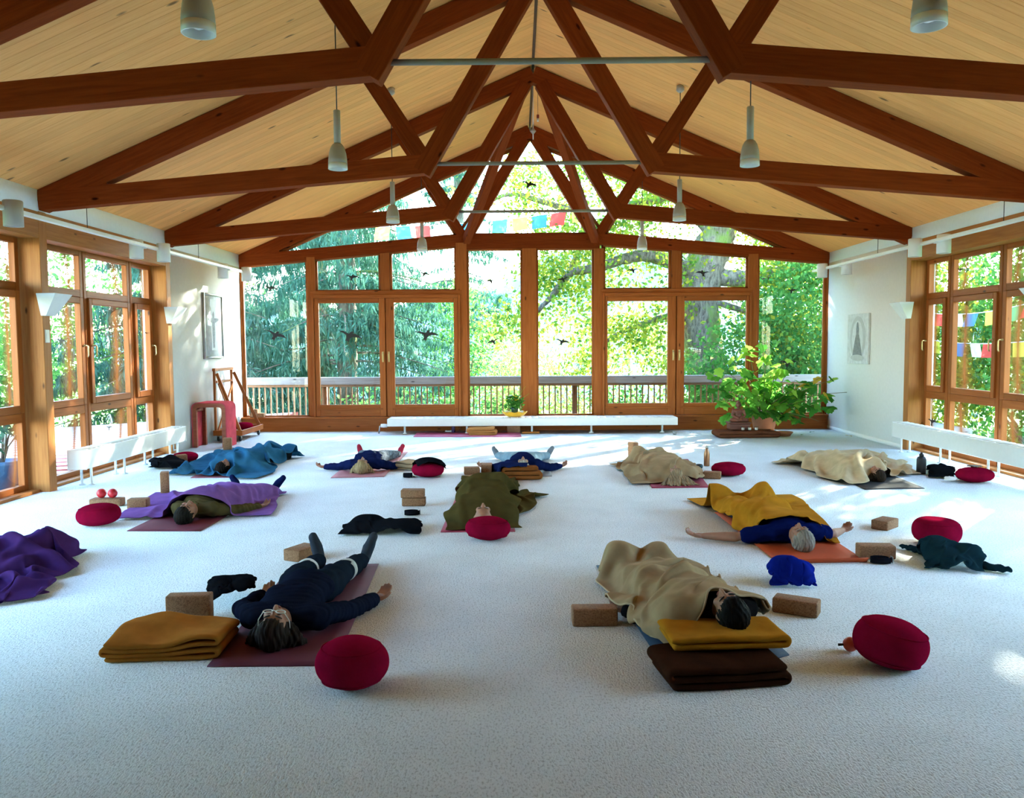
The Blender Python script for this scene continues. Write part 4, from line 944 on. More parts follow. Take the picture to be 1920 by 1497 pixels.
    def cloth(name, balls, grow, mat, folds=0.005, freq=42.0, stretch=(1, 1, 1), v=None):
        m_ = remesh(balls.grown(grow), (v or max(0.009, vox * 1.15)) / S_, 5, 0.5); X = get_co(m_); nn = get_no(m_)
        X = X + nn * (wave_noise(X, freq, rng, 6, stretch) * folds)[:, None]; X = to_w(X); X[:, 2] = np.maximum(X[:, 2], 0.006)
        set_co(m_, X); cloud_pts.append(X)
        return link(name, m_, [mat], root, None, True)
    if top is not None:
        b = Balls(); b.extend(tr); b.extend(pel[1:]); b.ball(Wp(0.80, 0, 0.106), (0.160, 0.09, 0.102))
        if bare: 
            for s in (-1, 1):
                (ea, eb), _ = arms[s]; sh = Wp(0.335, s * 0.178, 0.095 + lz(.33)); el = Wp(ea, s * eb, 0.048); b.seg(sh, sh + (el - sh) * 0.62, 0.060, 0.058)
        else: b.extend(up); b.extend(fo[:-1])
        cloth('sweater' if not bare else 't_shirt', b, 0.013, top, 0.0055, 48.0, (0.6, 1.3, 0.6))
        cb = Balls()
        for k in range(14):
            t = 2 * PI * k / 14; cb.ball(Wp(0.262 + 0.018 * math.sin(t), 0.062 * math.cos(t), 0.108 + lz(.26) + 0.060 * math.sin(t)), 0.014)
        cloth('collar', cb, 0.0, top, 0.0, v=0.006)
    if bottom is not None:
        b = Balls(); b.extend(pel[:1]); b.extend(th); b.extend(ca_)
        cloth('trousers', b, 0.011, bottom, 0.005, 40.0, (1.2, 0.7, 0.6))
    if sock is not None:
        for s in (-1, 1):
            b = Balls(); h = len(ft) // 2; b.extend(ft[:h] if s < 0 else ft[h:])
            kb, ab, tb = legs[s][:3]; kn = Wp(1.27, s * kb, 0.085); an = Wp(1.62, s * ab, 0.058); b.seg(an + (kn - an) * sock_len * 0.5, an, 0.040, 0.037)
            cloth('sock', b, 0.005, sock, 0.0015, 60.0)
    if cuff is not None:
        for s in (-1, 1):
            kb, ab, tb = legs[s][:3]; kn = Wp(1.27, s * kb, 0.085); an = Wp(1.62, s * ab, 0.058); b = Balls(); c1 = kn + (an - kn) * 0.02; b.seg(c1, c1 + (an - kn) * 0.05, 0.062, 0.061)
            cloth('leg_band', b, 0.0145, cuff, 0.001)
    # ---- hair
    style, hcol = hair
    if style != 'bald':
        hb_ = Balls()
        def q(rr, uu, ff, rad): hb_.ball(H(rr, uu, ff), rad, ax)
        q(0, 0.030, -0.018, (0.081, 0.090, 0.090)); q(0, 0.058, 0.012, (0.066, 0.060, 0.070))
        for s in (-1, 1): q(s * 0.058, 0.0, -0.030, (0.026, 0.060, 0.052))
        q(0, -0.035, -0.058, (0.066, 0.060, 0.045))
        if style in ('long', 'spread'):
            for k in range(34):
                t = (k + rng.uniform(-.3, .3)) / 33; x0 = -0.07 + 0.14 * t
                p0 = H(x0 * 0.9, 0.085 - 0.03 * abs(x0) / 0.07, -0.01 + rng.uniform(-0.02, 0.02)); spread = 1.0 if style == 'long' else 1.9
                ln = rng.uniform(0.02, 0.05) if style == 'long' else rng.uniform(0.08, 0.16)
                if style == 'long': p0 = H(x0 * 1.05, 0.04 - 0.07 * abs(t - 0.5) * 2, 0.02)
                p1 = p0 + np.array([x0 * spread * 0.7, -ln * 0.7, -0.05]); p2 = np.array([p1[0] + x0 * spread * 0.5, p1[1] - ln * 0.6 + (0.05 if style == 'long' else 0), 0.012 + lift])
                hb_.path([p0, p1, p2], [0.015, 0.014, 0.008])
        m_ = remesh(hb_, min(vox, 0.007) / S_, 3, 0.5); X = get_co(m_); nn = get_no(m_)
        loc = (X - hc) @ ax; phi = np.arctan2(loc[:, 0], loc[:, 1] * 0.6 + 0.12)
        disp = 0.0032 * np.sin(phi * 46 + 2.5 * np.sin(loc[:, 2] * 40) + 3 * rng.uniform()) + 0.0022 * np.sin(phi * 95 + loc[:, 2] * 60)
        if style == 'short': disp = disp * 0.7 + 0.0016 * wave_noise(X, 240, rng)
        X = X + nn * disp[:, None]; X = to_w(X); X[:, 2] = np.maximum(X[:, 2], 0.006); set_co(m_, X); cloud_pts.append(X)
        link('hair', m_, [mat_hair('hair', hcol)], root, None, True)
    # brows, lashes and lips
    bc = hcol if style != 'bald' else (0.12, 0.08, 0.05)
    BR = mat_plain('brow', [min(0.5, v * 0.9 + 0.01) for v in bc], 0.9)
    for s in (-1, 1):
        pts = [to_w(H(s * (0.014 + 0.034 * t), 0.026 + 0.006 * math.sin(t * 3), 0.085 - 0.013 * t * t)[None])[0] for t in np.linspace(0, 1, 6)]
        tube('eyebrow', pts, np.array([0.0035, 0.0042, 0.0042, 0.004, 0.003, 0.002]) * S_, BR, root, 6)
        pts = [to_w(H(s * (0.018 + 0.027 * t), 0.0 - 0.004 * math.sin(t * 3.1), 0.0825 - 0.010 * t * t)[None])[0] for t in np.linspace(0, 1, 6)]
        tube('eyelash', pts, 0.0016 * S_, M['black'], root, 5)
    pts = [to_w(H(rr, -0.066 + 0.002 * abs(rr) / 0.02, 0.0955 - 18 * rr * rr)[None])[0] for rr in np.linspace(-0.021, 0.021, 7)]
    tube('lips', pts, np.array([0.002, 0.0045, 0.0055, 0.0052, 0.0055, 0.0045, 0.002]) * S_, LIP, root, 6)
    if glasses:
        g = empty('glasses', tuple(to_w(H(0, 0.0, 0.1)[None])[0]), 0, root); GM = mat_plain('white_rim', (0.78, 0.78, 0.76), 0.3)
        for s in (-1, 1):
            pts = [to_w(H(s * 0.033 + 0.024 * math.cos(t), -0.002 + 0.018 * math.sin(t), 0.098 - 0.3 * abs(s * 0.033 + 0.024 * math.cos(t)) ** 1.5)[None])[0] for t in np.linspace(0, 2 * PI, 21)]
            tube('rim', pts, 0.0028, GM, g, 6)
            tube('temple', [to_w(H(s * 0.056, 0.006, 0.092)[None])[0], to_w(H(s * 0.080, 0.006, 0.05)[None])[0], to_w(H(s * 0.083, 0.0, -0.02)[None])[0]], 0.0028, GM, g, 6)
        tube('bridge', [to_w(H(-0.010, 0.004, 0.100)[None])[0], to_w(H(0, 0.008, 0.106)[None])[0], to_w(H(0.010, 0.004, 0.100)[None])[0]], 0.0026, GM, g, 6)
    return root, np.concatenate(cloud_pts)

class Height:
    def __init__(s, lo, hi, res=0.02, base=0.006):
        s.lo = np.array(lo, float); s.res = res; n = np.ceil((np.array(hi) - s.lo) / res).astype(int) + 2; s.H = np.full((n[0], n[1]), base)
    def add(s, pts):
        ij = np.floor((pts[:, :2] - s.lo) / s.res).astype(int); ok = (ij >= 0).all(1) & (ij[:, 0] < s.H.shape[0]) & (ij[:, 1] < s.H.shape[1])
        np.maximum.at(s.H, (ij[ok, 0], ij[ok, 1]), pts[ok, 2]); return s
    def finish(s, k=2):
        H = s.H
        for _ in range(2):   # close small holes
            Pd = np.pad(H, 1, mode='edge'); mx = np.max([Pd[i:i + H.shape[0], j:j + H.shape[1]] for i in range(3) for j in range(3)], 0); H = np.maximum(H, mx * 0.985)
        for _ in range(k):
            Pd = np.pad(H, 1, mode='edge'); H = (Pd[:-2, 1:-1] + Pd[2:, 1:-1] + Pd[1:-1, :-2] + Pd[1:-1, 2:] + 2 * H) / 6
        s.H = H; return s
    def at(s, x, y):
        u = np.clip((x - s.lo[0]) / s.res - 0.5, 0, s.H.shape[0] - 1.001); v = np.clip((y - s.lo[1]) / s.res - 0.5, 0, s.H.shape[1] - 1.001)
        i = u.astype(int); j = v.astype(int); a = u - i; b = v - j; H = s.H
        return H[i, j] * (1 - a) * (1 - b) + H[i + 1, j] * a * (1 - b) + H[i, j + 1] * (1 - a) * b + H[i + 1, j + 1] * a * b
def drape(hf, corners, n, m, slack=1.1, steps=70, iters=9, seed=1, lift=0.05, ruffle=0.03, fric=0.55, waves=None, bend=0.10):
    """let an n x m cloth grid settle on a height field; corners = near-left, near-right, far-right, far-left floor points"""
    rng = np.random.default_rng(seed); c = [np.array(q[:2], float) for q in corners]
    U, Vv = np.meshgrid(np.linspace(0, 1, n), np.linspace(0, 1, m), indexing='ij')
    XY = c[0] * ((1 - U) * (1 - Vv))[..., None] + c[1] * (U * (1 - Vv))[..., None] + c[2] * (U * Vv)[..., None] + c[3] * ((1 - U) * Vv)[..., None]
    X = np.zeros((n, m, 3)); X[..., :2] = XY
    Pn = np.stack([U.ravel() * 1.0, Vv.ravel() * 1.0, np.zeros(n * m)], 1)
    X[..., :2] += np.stack([wave_noise(Pn, 7, rng), wave_noise(Pn, 7, rng)], -1).reshape(n, m, 2) * 0.012
    X[..., 2] = hf.at(X[..., 0], X[..., 1]) + lift + ruffle * (1 + wave_noise(Pn, 22, rng, 5, waves or (1, 1, 1)).reshape(n, m))
    X = X.reshape(-1, 3); idx = np.arange(n * m).reshape(n, m)
    w = max(np.linalg.norm(c[1] - c[0]), np.linalg.norm(c[2] - c[3])) * 0.5 + 0.5 * min(np.linalg.norm(c[1] - c[0]), np.linalg.norm(c[2] - c[3])); h = 0.5 * (np.linalg.norm(c[3] - c[0]) + np.linalg.norm(c[2] - c[1]))
    su, sv = slack if isinstance(slack, tuple) else (slack, slack); du, dv = su * w / (n - 1), sv * h / (m - 1); dd = math.hypot(du, dv); G = []
    def grp(a, b, r, k): G.append((a.ravel(), b.ravel(), r, k))
    for p in (0, 1):
        q = (n - 1 - p + 1) // 2; grp(idx[p:-1:2], idx[p + 1::2][:len(idx[p:-1:2])], du, 0.9)
        grp(idx[:, p:-1:2], idx[:, p + 1::2][:, :idx[:, p:-1:2].shape[1]], dv, 0.9)
        a = idx[p:-1:2]; b = idx[p + 1::2][:len(a)]; grp(a[:, :-1], b[:, 1:], dd, 0.35); grp(a[:, 1:], b[:, :-1], dd, 0.35)
    for p in range(4):
        rows = [i for i in range(n - 2) if i % 4 == p]; grp(idx[rows], idx[[i + 2 for i in rows]], 2 * du, bend)
        cols = [i for i in range(m - 2) if i % 4 == p]; grp(idx[:, cols], idx[:, [i + 2 for i in cols]], 2 * dv, bend)
    Xp = X.copy(); th = 0.011
    for st in range(steps):
        v = (X - Xp) * 0.94; Xp = X.copy(); X = X + v; X[:, 2] -= 0.0022
        for it in range(iters):
            for a, b, r, k in G:
                d = X[b] - X[a]; L = np.sqrt((d * d).sum(1)) + 1e-9
                kk = np.where(L > r, k, k * (0.6 if k > 0.5 else 1.0))
                cr = d * (0.5 * kk * (L - r) / L)[:, None]; X[a] += cr; X[b] -= cr
            if it % 3 == 2 or it == iters - 1:
                g = hf.at(X[:, 0], X[:, 1]) + th; hit = X[:, 2] < g
                X[hit, 2] = g[hit]; X[hit, :2] = X[hit, :2] * (1 - fric) + Xp[hit, :2] * fric
    X = X.reshape(n, m, 3)
    for _ in range(1):   # take out the grid jitter, keep the edges
        Y = X.copy(); Y[1:-1, 1:-1] = (X[1:-1, 1:-1] * 2 + X[:-2, 1:-1] + X[2:, 1:-1] + X[1:-1, :-2] + X[1:-1, 2:]) / 6
        Y[1:-1, [0, -1]] = (X[1:-1, [0, -1]] * 2 + X[:-2, [0, -1]] + X[2:, [0, -1]]) / 4; Y[[0, -1], 1:-1] = (X[[0, -1], 1:-1] * 2 + X[[0, -1], :-2] + X[[0, -1], 2:]) / 4; X = Y
    return X
def cloth_obj(name, X, mat, parent, thick=0.007, sub=1):
    n, m = X.shape[:2]; idx = np.arange(n * m).reshape(n, m)
    F = np.stack([idx[:-1, :-1], idx[1:, :-1], idx[1:, 1:], idx[:-1, 1:]], -1).reshape(-1, 4)
    o = link(name, mesh_from(X.reshape(-1, 3), F), mat, parent, None, True)
    if thick: 
        s = o.modifiers.new('thick', 'SOLIDIFY'); s.thickness = thick; s.offset = 1.0
    if sub: s = o.modifiers.new('soft', 'SUBSURF'); s.levels = sub; s.render_levels = sub
    return o
def blanket(name, label, cat, pix, mat, pts_list, n=44, m=44, hem=None, ridges=(), **kw):
    c = [P(*p) for p in pix]; xy = np.array([q[:2] for q in c])
    hf = Height(xy.min(0) - 0.6, xy.max(0) + 0.6)
    for p in pts_list: hf.add(p)
    hf.finish()
    X = drape(hf, c, n, m, **kw)
    U, Vv = np.meshgrid(np.linspace(0, 1, n), np.linspace(0, 1, m), indexing='ij')
    for (u0, v0, ang, amp, wid, ln) in ridges:   # rucked-up folds lying across the cloth: steep on one side, easing off on the other
        du = U - u0; dv = Vv - v0; a_ = du * math.cos(ang) + dv * math.sin(ang); b_ = -du * math.sin(ang) + dv * math.cos(ang) + 0.06 * np.sin(a_ * 7 + v0 * 20)
        k = np.where(b_ > 0, np.exp(-(b_ / (wid * 0.55)) ** 2), np.exp(-(b_ / (wid * 1.5)) ** 2)) * np.exp(-(a_ / ln) ** 4)
        X[..., 2] += amp * k * np.clip((X[..., 2] - 0.005) / 0.08, 0.15, 1)
    o = cloth_obj(name, X, mat, None); tag(o, label, cat)
    if hem is not None:   # stitched hem along the edges
        e = np.concatenate([X[:, 0], X[-1, 1:], X[::-1, -1][1:], X[0, ::-1][1:]]); e = e + np.array([0, 0, 0.004])
        V, F = tube_mesh(e, 0.006, 6, False); h = link('hem', mesh_from(V, F), hem, o, None, True)
    return o, X

# ---- mats
def yoga_mat(label, pix, col, curl=0.0, key=None):
    c = [P(*p)[:2] for p in pix]; n, m = 9, 31
    U, Vv = np.meshgrid(np.linspace(0, 1, n), np.linspace(0, 1, m), indexing='ij')
    X = np.zeros((n, m, 3)); X[..., :2] = c[0] * ((1 - U) * (1 - Vv))[..., None] + c[1] * (U * (1 - Vv))[..., None] + c[2] * (U * Vv)[..., None] + c[3] * ((1 - U) * Vv)[..., None]
    X[..., 2] = 0.0015
    if curl:
        L = np.linalg.norm(c[3] - c[0]); d = Vv * L; R_ = curl; arc = 1.9 * R_
        t = np.clip((arc - d) / R_, 0, None); base = X[..., :2] + ((c[3] - c[0]) / L)[None, None] * np.where(d < arc, (arc - d) - R_ * np.sin(t), 0)[..., None]
        X[..., :2] = base; X[..., 2] += np.where(d < arc, R_ * (1 - np.cos(t)), 0)
    mm = mat_plain('mat_' + (key or 'rubber'), col, 0.75, var=0.07, scale=5, bump=0.15, bscale=300)
    o = cloth_obj('yoga_mat', X, mm, None, 0.005, 0); tag(o, label, 'mat'); return o

# ---- cushions
RED = mat_fabric('red_cotton', (0.23, 0.004, 0.026), weave=420, bump=0.2, sheen=0.03)
def cushion(label, c, rx, ry, h, rot=0.0, tilt=(0, 0), pw=2.5, seed=1, mat=None, z=0.0, pinch=0.0, group='red meditation cushions'):
    rng = np.random.default_rng(seed); nu, nv = 56, 30
    th_ = np.linspace(0, 2 * PI, nu, endpoint=False); ph = np.linspace(-PI / 2, PI / 2, nv)
    V = []
    for p in ph:
        cr = abs(math.cos(p)) ** (2 / pw); sr = math.copysign(abs(math.sin(p)) ** (2 / 2.2), math.sin(p))
        for t in th_:
            plt = 1 + 0.012 * math.sin(t * 28) * (0.3 + 0.7 * abs(sr)) * (1 if 0.15 < abs(sr) < 0.98 else 0)
            k = cr * plt; x = rx * k * math.cos(t); y = ry * k * math.sin(t); zz = sr * h / 2 * (1 - pinch * math.exp(-((x / rx) ** 2 + (y / ry) ** 2) * 5))
            V.append((x, y, zz))
    V = np.array(V); V += np.stack([wave_noise(V, 9, rng)] * 3, 1) * V * 0.02
    F = [[i * nu + j, i * nu + (j + 1) % nu, (i + 1) * nu + (j + 1) % nu, (i + 1) * nu + j] for i in range(nv - 1) for j in range(nu)]
    Rm = np.array(Euler((tilt[0], tilt[1], rot)).to_matrix()); V = V @ Rm.T
    zmin = np.percentile(V[:, 2], 1.5); V[:, 2] = np.maximum(V[:, 2], zmin); V[:, 2] -= zmin
    me = mesh_from(V, F); bm = bmesh.new(); bm.from_mesh(me); bmesh.ops.remove_doubles(bm, verts=bm.verts[:], dist=1e-5); bmesh.ops.recalc_face_normals(bm, faces=bm.faces[:]); bm.to_mesh(me); bm.free()
    t = thing('meditation_cushion', label, 'cushion', (c[0], c[1], z), 0, group)
    m4 = T(c[0], c[1], z)
    o = link('cover', me, mat or RED, t, m4, True)
    for zz in (0.62,):   # piped seams round the side panel
        for s in (-1, 1):
            cr = (1 - abs(zz) ** 2.2) ** (1 / pw) if False else abs(math.cos(math.asin(zz ** 1.1))) ** (2 / pw)
            pts = np.array([(rx * cr * 1.004 * math.cos(a), ry * cr * 1.004 * math.sin(a), s * zz * h / 2 * (1.0)) for a in np.linspace(0, 2 * PI, 49)]) @ Rm.T; pts[:, 2] -= zmin
            Vt, Ft = tube_mesh(pts, 0.0035, 6, False); link('seam', mesh_from(Vt, Ft), mat or RED, t, m4, True)
    return t
# ---- cork blocks
def mat_cork():
    m, nt, b = nodes('cork')
    tc = N(nt, 'ShaderNodeTexCoord'); vo = N(nt, 'ShaderNodeTexVoronoi', Scale=170.0); nt.links.new(tc.outputs['Object'], vo.inputs['Vector'])
    r = ramp(nt, (0.20, 0.092, 0.042), (0.36, 0.185, 0.09), 0.1, 0.8); nt.links.new(vo.outputs['Color'], r.inputs['Fac'])
    nt.links.new(r.outputs[0], b.inputs['Base Color']); b.inputs['Roughness'].default_value = 0.9
    bp = N(nt, 'ShaderNodeBump', Strength=0.25, Distance=0.002); nt.links.new(vo.outputs['Distance'], bp.inputs['Height']); nt.links.new(bp.outputs['Normal'], b.inputs['Normal'])
    return m
CORK = mat_cork()
_cork = {}
def block(label, c, dims, rot, z=0.0):
    if dims not in _cork: _cork[dims] = box_mesh(*dims, bevel=0.010, seg=3); _cork[dims].materials.append(CORK); _cork[dims].shade_smooth()
    o = link_shared('cork_block', _cork[dims], None, T(c[0], c[1], z + dims[2] / 2 + 0.0005, rot)); tag(o, label, 'block', 'cork yoga blocks'); return o
BL, BW, BH = 0.228, 0.122, 0.078
# ---- bundles of clothes
def bundle(name, label, cat, pix, mat, h=0.1, n=44, slack=1.5, seed=1, extra=(), sleeves=(), ruffle=0.05, thick=0.006):
    c = [P(*p) for p in pix]; xy = np.array([q[:2] for q in c]); mid = xy.mean(0)
    hf = Height(xy.min(0) - 0.4, xy.max(0) + 0.4, 0.015); rng = np.random.default_rng(seed)
    ex = np.linalg.norm(xy[1] - xy[0]) / 2; ey = np.linalg.norm(xy[3] - xy[0]) / 2; e1 = (xy[1] - xy[0]) / (2 * ex); e2 = (xy[3] - xy[0]) / (2 * ey)
    for k in range(9):
        cc = mid + e1 * ex * rng.uniform(-0.6, 0.6) + e2 * ey * rng.uniform(-0.5, 0.5); g = rng.uniform(-1, 1, (900, 2)); rr = (g ** 2).sum(1); g = g[rr < 1]; rr = rr[rr < 1]
        hh = h * rng.uniform(0.45, 1.0); hf.add(np.concatenate([cc + g * np.array([ex, ey]) * 0.38, (hh * np.sqrt(1 - rr))[:, None]], 1))
    for p in extra: hf.add(p)
    hf.finish(2)
    X = drape(hf, c, n, n, slack=slack, seed=seed, ruffle=ruffle, steps=45, iters=7, fric=0.4, bend=0.08)
    if sleeves:
        t = thing(name, label, cat, (mid[0], mid[1], 0)); cloth_obj('garment_body', X, mat, t, thick)
        for pth, r in sleeves:
            b = Balls(); pts = [np.array(P(px, py, 0.0)) + np.array([0, 0, r * 0.8]) for px, py in pth]; b.path(pts, [r] * (len(pts) - 1) + [r * 0.75], 0.75)
            m_ = remesh(b, 0.009, 4); Xs = get_co(m_); Xs = Xs + get_no(m_) * (wave_noise(Xs, 70, rng, 6) * 0.006)[:, None]; Xs[:, 2] = np.maximum(Xs[:, 2], 0.004); set_co(m_, Xs); link('sleeve', m_, mat, t, None, True)
        return t
    o = cloth_obj(name, X, mat, None, thick); tag(o, label, cat); return o
# ---- neatly folded blankets: a serpentine fold pushed along its width
def folded(label, c, L, W, H, layers, rot, mat, seed=1, z=0.0, name='folded_blanket', sag=0.012, flip=1):
    rng = np.random.default_rng(seed); th = H / layers; pts = []
    for k in range(layers):
        z0 = th * (k + 0.5); xs = np.linspace(-L / 2 + th / 2, L / 2 - th / 2, 12)
        if k % 2: xs = xs[::-1]
        jit = rng.uniform(-0.012, 0.012)
        pts += [(x + (jit if abs(x) > L * 0.3 else 0), z0) for x in xs]
        if k < layers - 1:
            s = 1 if k % 2 == 0 else -1
            pts += [(s * (L / 2 - th / 2 + th * 0.5 * math.sin(a)) + jit * 0.5, z0 + th / 2 - th / 2 * math.cos(a)) for a in np.linspace(0, PI, 6)[1:-1]]
    pts = np.array(pts); k = len(pts); m = 14; ws = np.linspace(-W / 2, W / 2, m)
    V = np.zeros((k, m, 3)); V[..., 0] = pts[:, 0][:, None] * flip; V[..., 1] = ws[None]; V[..., 2] = pts[:, 1][:, None]
    q = V.reshape(-1, 3); q2 = q.copy(); q2[:, 2] = 0
    nz = wave_noise(q2, 9, rng, 6).reshape(k, m); V[..., 2] += nz * sag * (V[..., 2] / H) ** 1.3 - sag * 1.2 * (V[..., 2] / H) * (1 - (2 * V[..., 0] / L) ** 2) * 0.4
    V[..., 1] += (wave_noise(q, 14, rng, 5).reshape(k, m)) * 0.006
    V[..., 2] = np.maximum(V[..., 2], th * 0.5)
    R_ = np.array(Matrix.Rotation(rot, 3, 'Z')); X = V @ R_.T + np.array([c[0], c[1], z])
    o = cloth_obj(name, X, mat, None, th * 0.88, 1); o.modifiers['thick'].offset = 0.0; tag(o, label, 'blanket'); return o

# ------------------------------------------------------------------ people, mats and blankets
def fdir(p, q): return math.atan2(q[1] - p[1], q[0] - p[0])
BEIGE = fab('beige_wool', (0.34, 0.235, 0.135), weave=320); CREAM = fab('cream_wool', (0.54, 0.42, 0.26), weave=320)
HEMB = fab('beige_hem', (0.48, 0.36, 0.23))
NAVY = fab('navy', (0.008, 0.014, 0.065)); BLACK = fab('black_knit', (0.008, 0.009, 0.012)); DENIM = fab('light_denim', (0.20, 0.30, 0.38)); OLIVE = fab('olive_cotton', (0.085, 0.066, 0.028))
OLIVEB = fab('olive_wool', (0.074, 0.056, 0.019), weave=320); LILAC = fab('lilac_wool', (0.20, 0.095, 0.33), weave=320); PURPLE = fab('purple_wool', (0.062, 0.024, 0.125), weave=320)
BLUEB = fab('blue_fleece', (0.026, 0.12, 0.23), weave=320); MUST = fab('mustard_wool', (0.42, 0.175, 0.014), weave=320); ROYAL = fab('royal_blue', (0.004, 0.009, 0.07)); RUST = fab('rust_wool', (0.22, 0.07, 0.018), weave=320)
CHAR = fab('charcoal_sock', (0.045, 0.055, 0.075)); REDS = fab('red_sock', (0.40, 0.03, 0.06)); GREYS = fab('grey_sock', (0.16, 0.18, 0.21)); PRINT = mat_plain('printed_cotton', (0.10, 0.13, 0.17), 0.9, var=0.9, scale=28)
TEAL = fab('teal_denim', (0.010, 0.030, 0.042)); DARKG = fab('dark_grey', (0.03, 0.03, 0.035)); SLATE = fab('slate_trousers', (0.03, 0.05, 0.06))

yoga_mat('plum red yoga mat under the person with white-rimmed glasses', [(388, 1252), (628, 1250), (710, 1059), (548, 1062)], (0.115, 0.014, 0.036), key='plum')
yoga_mat('dark wine yoga mat under the person with the lilac blanket', [(238, 997), (376, 997), (500, 925), (388, 925)], (0.17, 0.018, 0.04), key='wine')
yoga_mat('dull red yoga mat under the person wrapped in the blue blanket', [(357, 897), (463, 896), (545, 846), (460, 846)], (0.24, 0.06, 0.08), key='dullred')
yoga_mat('pale pink yoga mat under the fair-haired person in a navy sweater', [(620, 897), (720, 895), (765, 848), (680, 848)], (0.50, 0.20, 0.24), key='pink')
yoga_mat('grey yoga mat under the person with grey hair in light jeans', [(935, 896), (1035, 894), (1025, 848), (945, 848)], (0.30, 0.30, 0.32), key='grey')
yoga_mat('dark red yoga mat under the long-haired person in the beige blanket', [(1222, 916), (1330, 915), (1290, 862), (1200, 862)], (0.28, 0.02, 0.06), key='crimson')
yoga_mat('black yoga mat under the person in the cream blanket', [(1622, 919), (1734, 917), (1600, 862), (1512, 866)], (0.02, 0.022, 0.026), key='black')
yoga_mat('white and red yoga mat under the person in the olive blanket', [(826, 999), (966, 998), (950, 905), (868, 905)], (0.45, 0.06, 0.10), key='rose')
yoga_mat('orange yoga mat with a curled end under the person in the yellow blanket', [(1466, 1062), (1632, 1059), (1480, 960), (1340, 962)], (0.50, 0.065, 0.008), curl=0.028, key='orange')
yoga_mat('dark blue yoga mat under the front right person', [(1270, 1290), (1480, 1230), (1290, 1056), (1118, 1062)], (0.02, 0.05, 0.10), key='blue')
yoga_mat('pink yoga mat laid crosswise before the far radiator', [(775, 820), (978, 820), (975, 812), (782, 812)], (0.48, 0.10, 0.20), key='magenta')

# front left, dark clothes and glasses
p9, q9 = person('person in dark clothes and white-rimmed glasses lying face up on a plum mat', (-1.49, 4.02), math.radians(90.5), 1.0, 0.0070, head=dict(turn=0.05, tilt=0.10), arms={-1: ((0.60, 0.33), (0.86, 0.30)), 1: ((0.56, 0.30), (0.80, 0.40))}, legs={-1: (0.12, 0.12, 0.17, 0.215), 1: (0.13, 0.18, 0.255, 0.215)}, hair=('long', (0.03, 0.02, 0.016)), top=fab('dark_navy', (0.010, 0.013, 0.028)), bottom=fab('dark_legging', (0.012, 0.018, 0.03)), sock=CHAR, glasses=True, seed=3, cuff=fab('white_band', (0.6, 0.62, 0.64)), sock_len=0.95, female=True)
# front right, beige blanket, head on folded blankets
p10, q10 = person('person with short black hair under a beige blanket, head on folded mustard blankets', (0.83, 3.86), fdir((0.83, 3.86), (0.56, 5.4)), 0.93, 0.0072, head=dict(turn=-0.35, tilt=-0.2), arms={-1: ((0.60, 0.27), (0.86, 0.34)), 1: ((0.58, 0.28), (0.84, 0.33))}, legs={-1: (0.10, 0.11, 0.15, 0.23), 1: (0.10, 0.11, 0.15, 0.21)}, hair=('short', (0.010, 0.008, 0.007)), top=fab('black_top', (0.012, 0.010, 0.011)), bottom=BLACK, sock=BLACK, lift=0.165, seed=4)
p8, q8 = person('grey-haired person in a blue t-shirt lying with both arms stretched out', (1.90, 5.98), fdir((1.90, 5.98), (1.78, 7.5)), 0.95, 0.0075, head=dict(turn=-0.15, tilt=0.0), arms={-1: ((0.42, 0.43), (0.53, 0.66)), 1: ((0.44, 0.40), (0.60, 0.56))}, legs={-1: (0.13, 0.16, 0.20, 0.235), 1: (0.14, 0.22, 0.27, 0.235)}, hair=('short', (0.30, 0.27, 0.23)), top=ROYAL, sleeve='short', bottom=DARKG, sock=DARKG, seed=5)
p7, q7 = person('bald person under an olive blanket, head just behind a red cushion', (-0.53, 6.72), math.radians(91), 0.95, 0.0085, head=dict(turn=0.0, tilt=-0.05), arms={-1: ((0.56, 0.24), (0.76, 0.17)), 1: ((0.56, 0.24), (0.76, 0.17))}, legs={-1: (0.10, 0.10, 0.13, 0.2), 1: (0.10, 0.10, 0.13, 0.2)}, hair=('bald', (0.1, 0.07, 0.05)), top=BLACK, bottom=BLACK, sock=BLACK, seed=6, lift=0.02)
p6, q6 = person('dark-haired person in an olive jacket lying under a lilac blanket', (-3.18, 7.02), math.radians(84), 0.95, 0.0075, head=dict(turn=0.3, tilt=0.1), arms={-1: ((0.54, 0.34), (0.74, 0.40)), 1: ((0.52, 0.33), (0.76, 0.42))}, legs={-1: (0.13, 0.19, 0.27, 0.18), 1: (0.13, 0.20, 0.32, 0.18)}, hair=('short', (0.018, 0.015, 0.012)), top=OLIVE, bottom=BLACK, sock=NAVY, seed=7)
p1, q1 = person('curly dark-haired person wrapped in a blue blanket beside the left windows', (-3.86, 9.80), math.radians(77), 0.90, 0.009, arms={-1: ((0.56, 0.24), (0.78, 0.22)), 1: ((0.56, 0.24), (0.78, 0.22))}, head=dict(turn=0.2, tilt=0.0), legs={-1: (0.11, 0.14, 0.18, 0.2), 1: (0.11, 0.14, 0.18, 0.2)}, hair=('long', (0.012, 0.009, 0.008)), top=BLACK, bottom=BLACK, sock=BLACK, seed=8)
p2, q2 = person('fair-haired person in a navy sweater and red socks lying on a pink mat', (-2.14, 9.80), math.radians(91), 0.94, 0.0085, head=dict(turn=0.05, tilt=0.0), arms={-1: ((0.42, 0.37), (0.50, 0.55)), 1: ((0.46, 0.36), (0.62, 0.50))}, legs={-1: (0.18, 0.28, 0.31, 0.17), 1: (0.18, 0.28, 0.34, 0.17)}, hair=('long', (0.34, 0.25, 0.13)), top=NAVY, bottom=PRINT, sock=REDS, seed=9, female=True, sock_len=0.5)
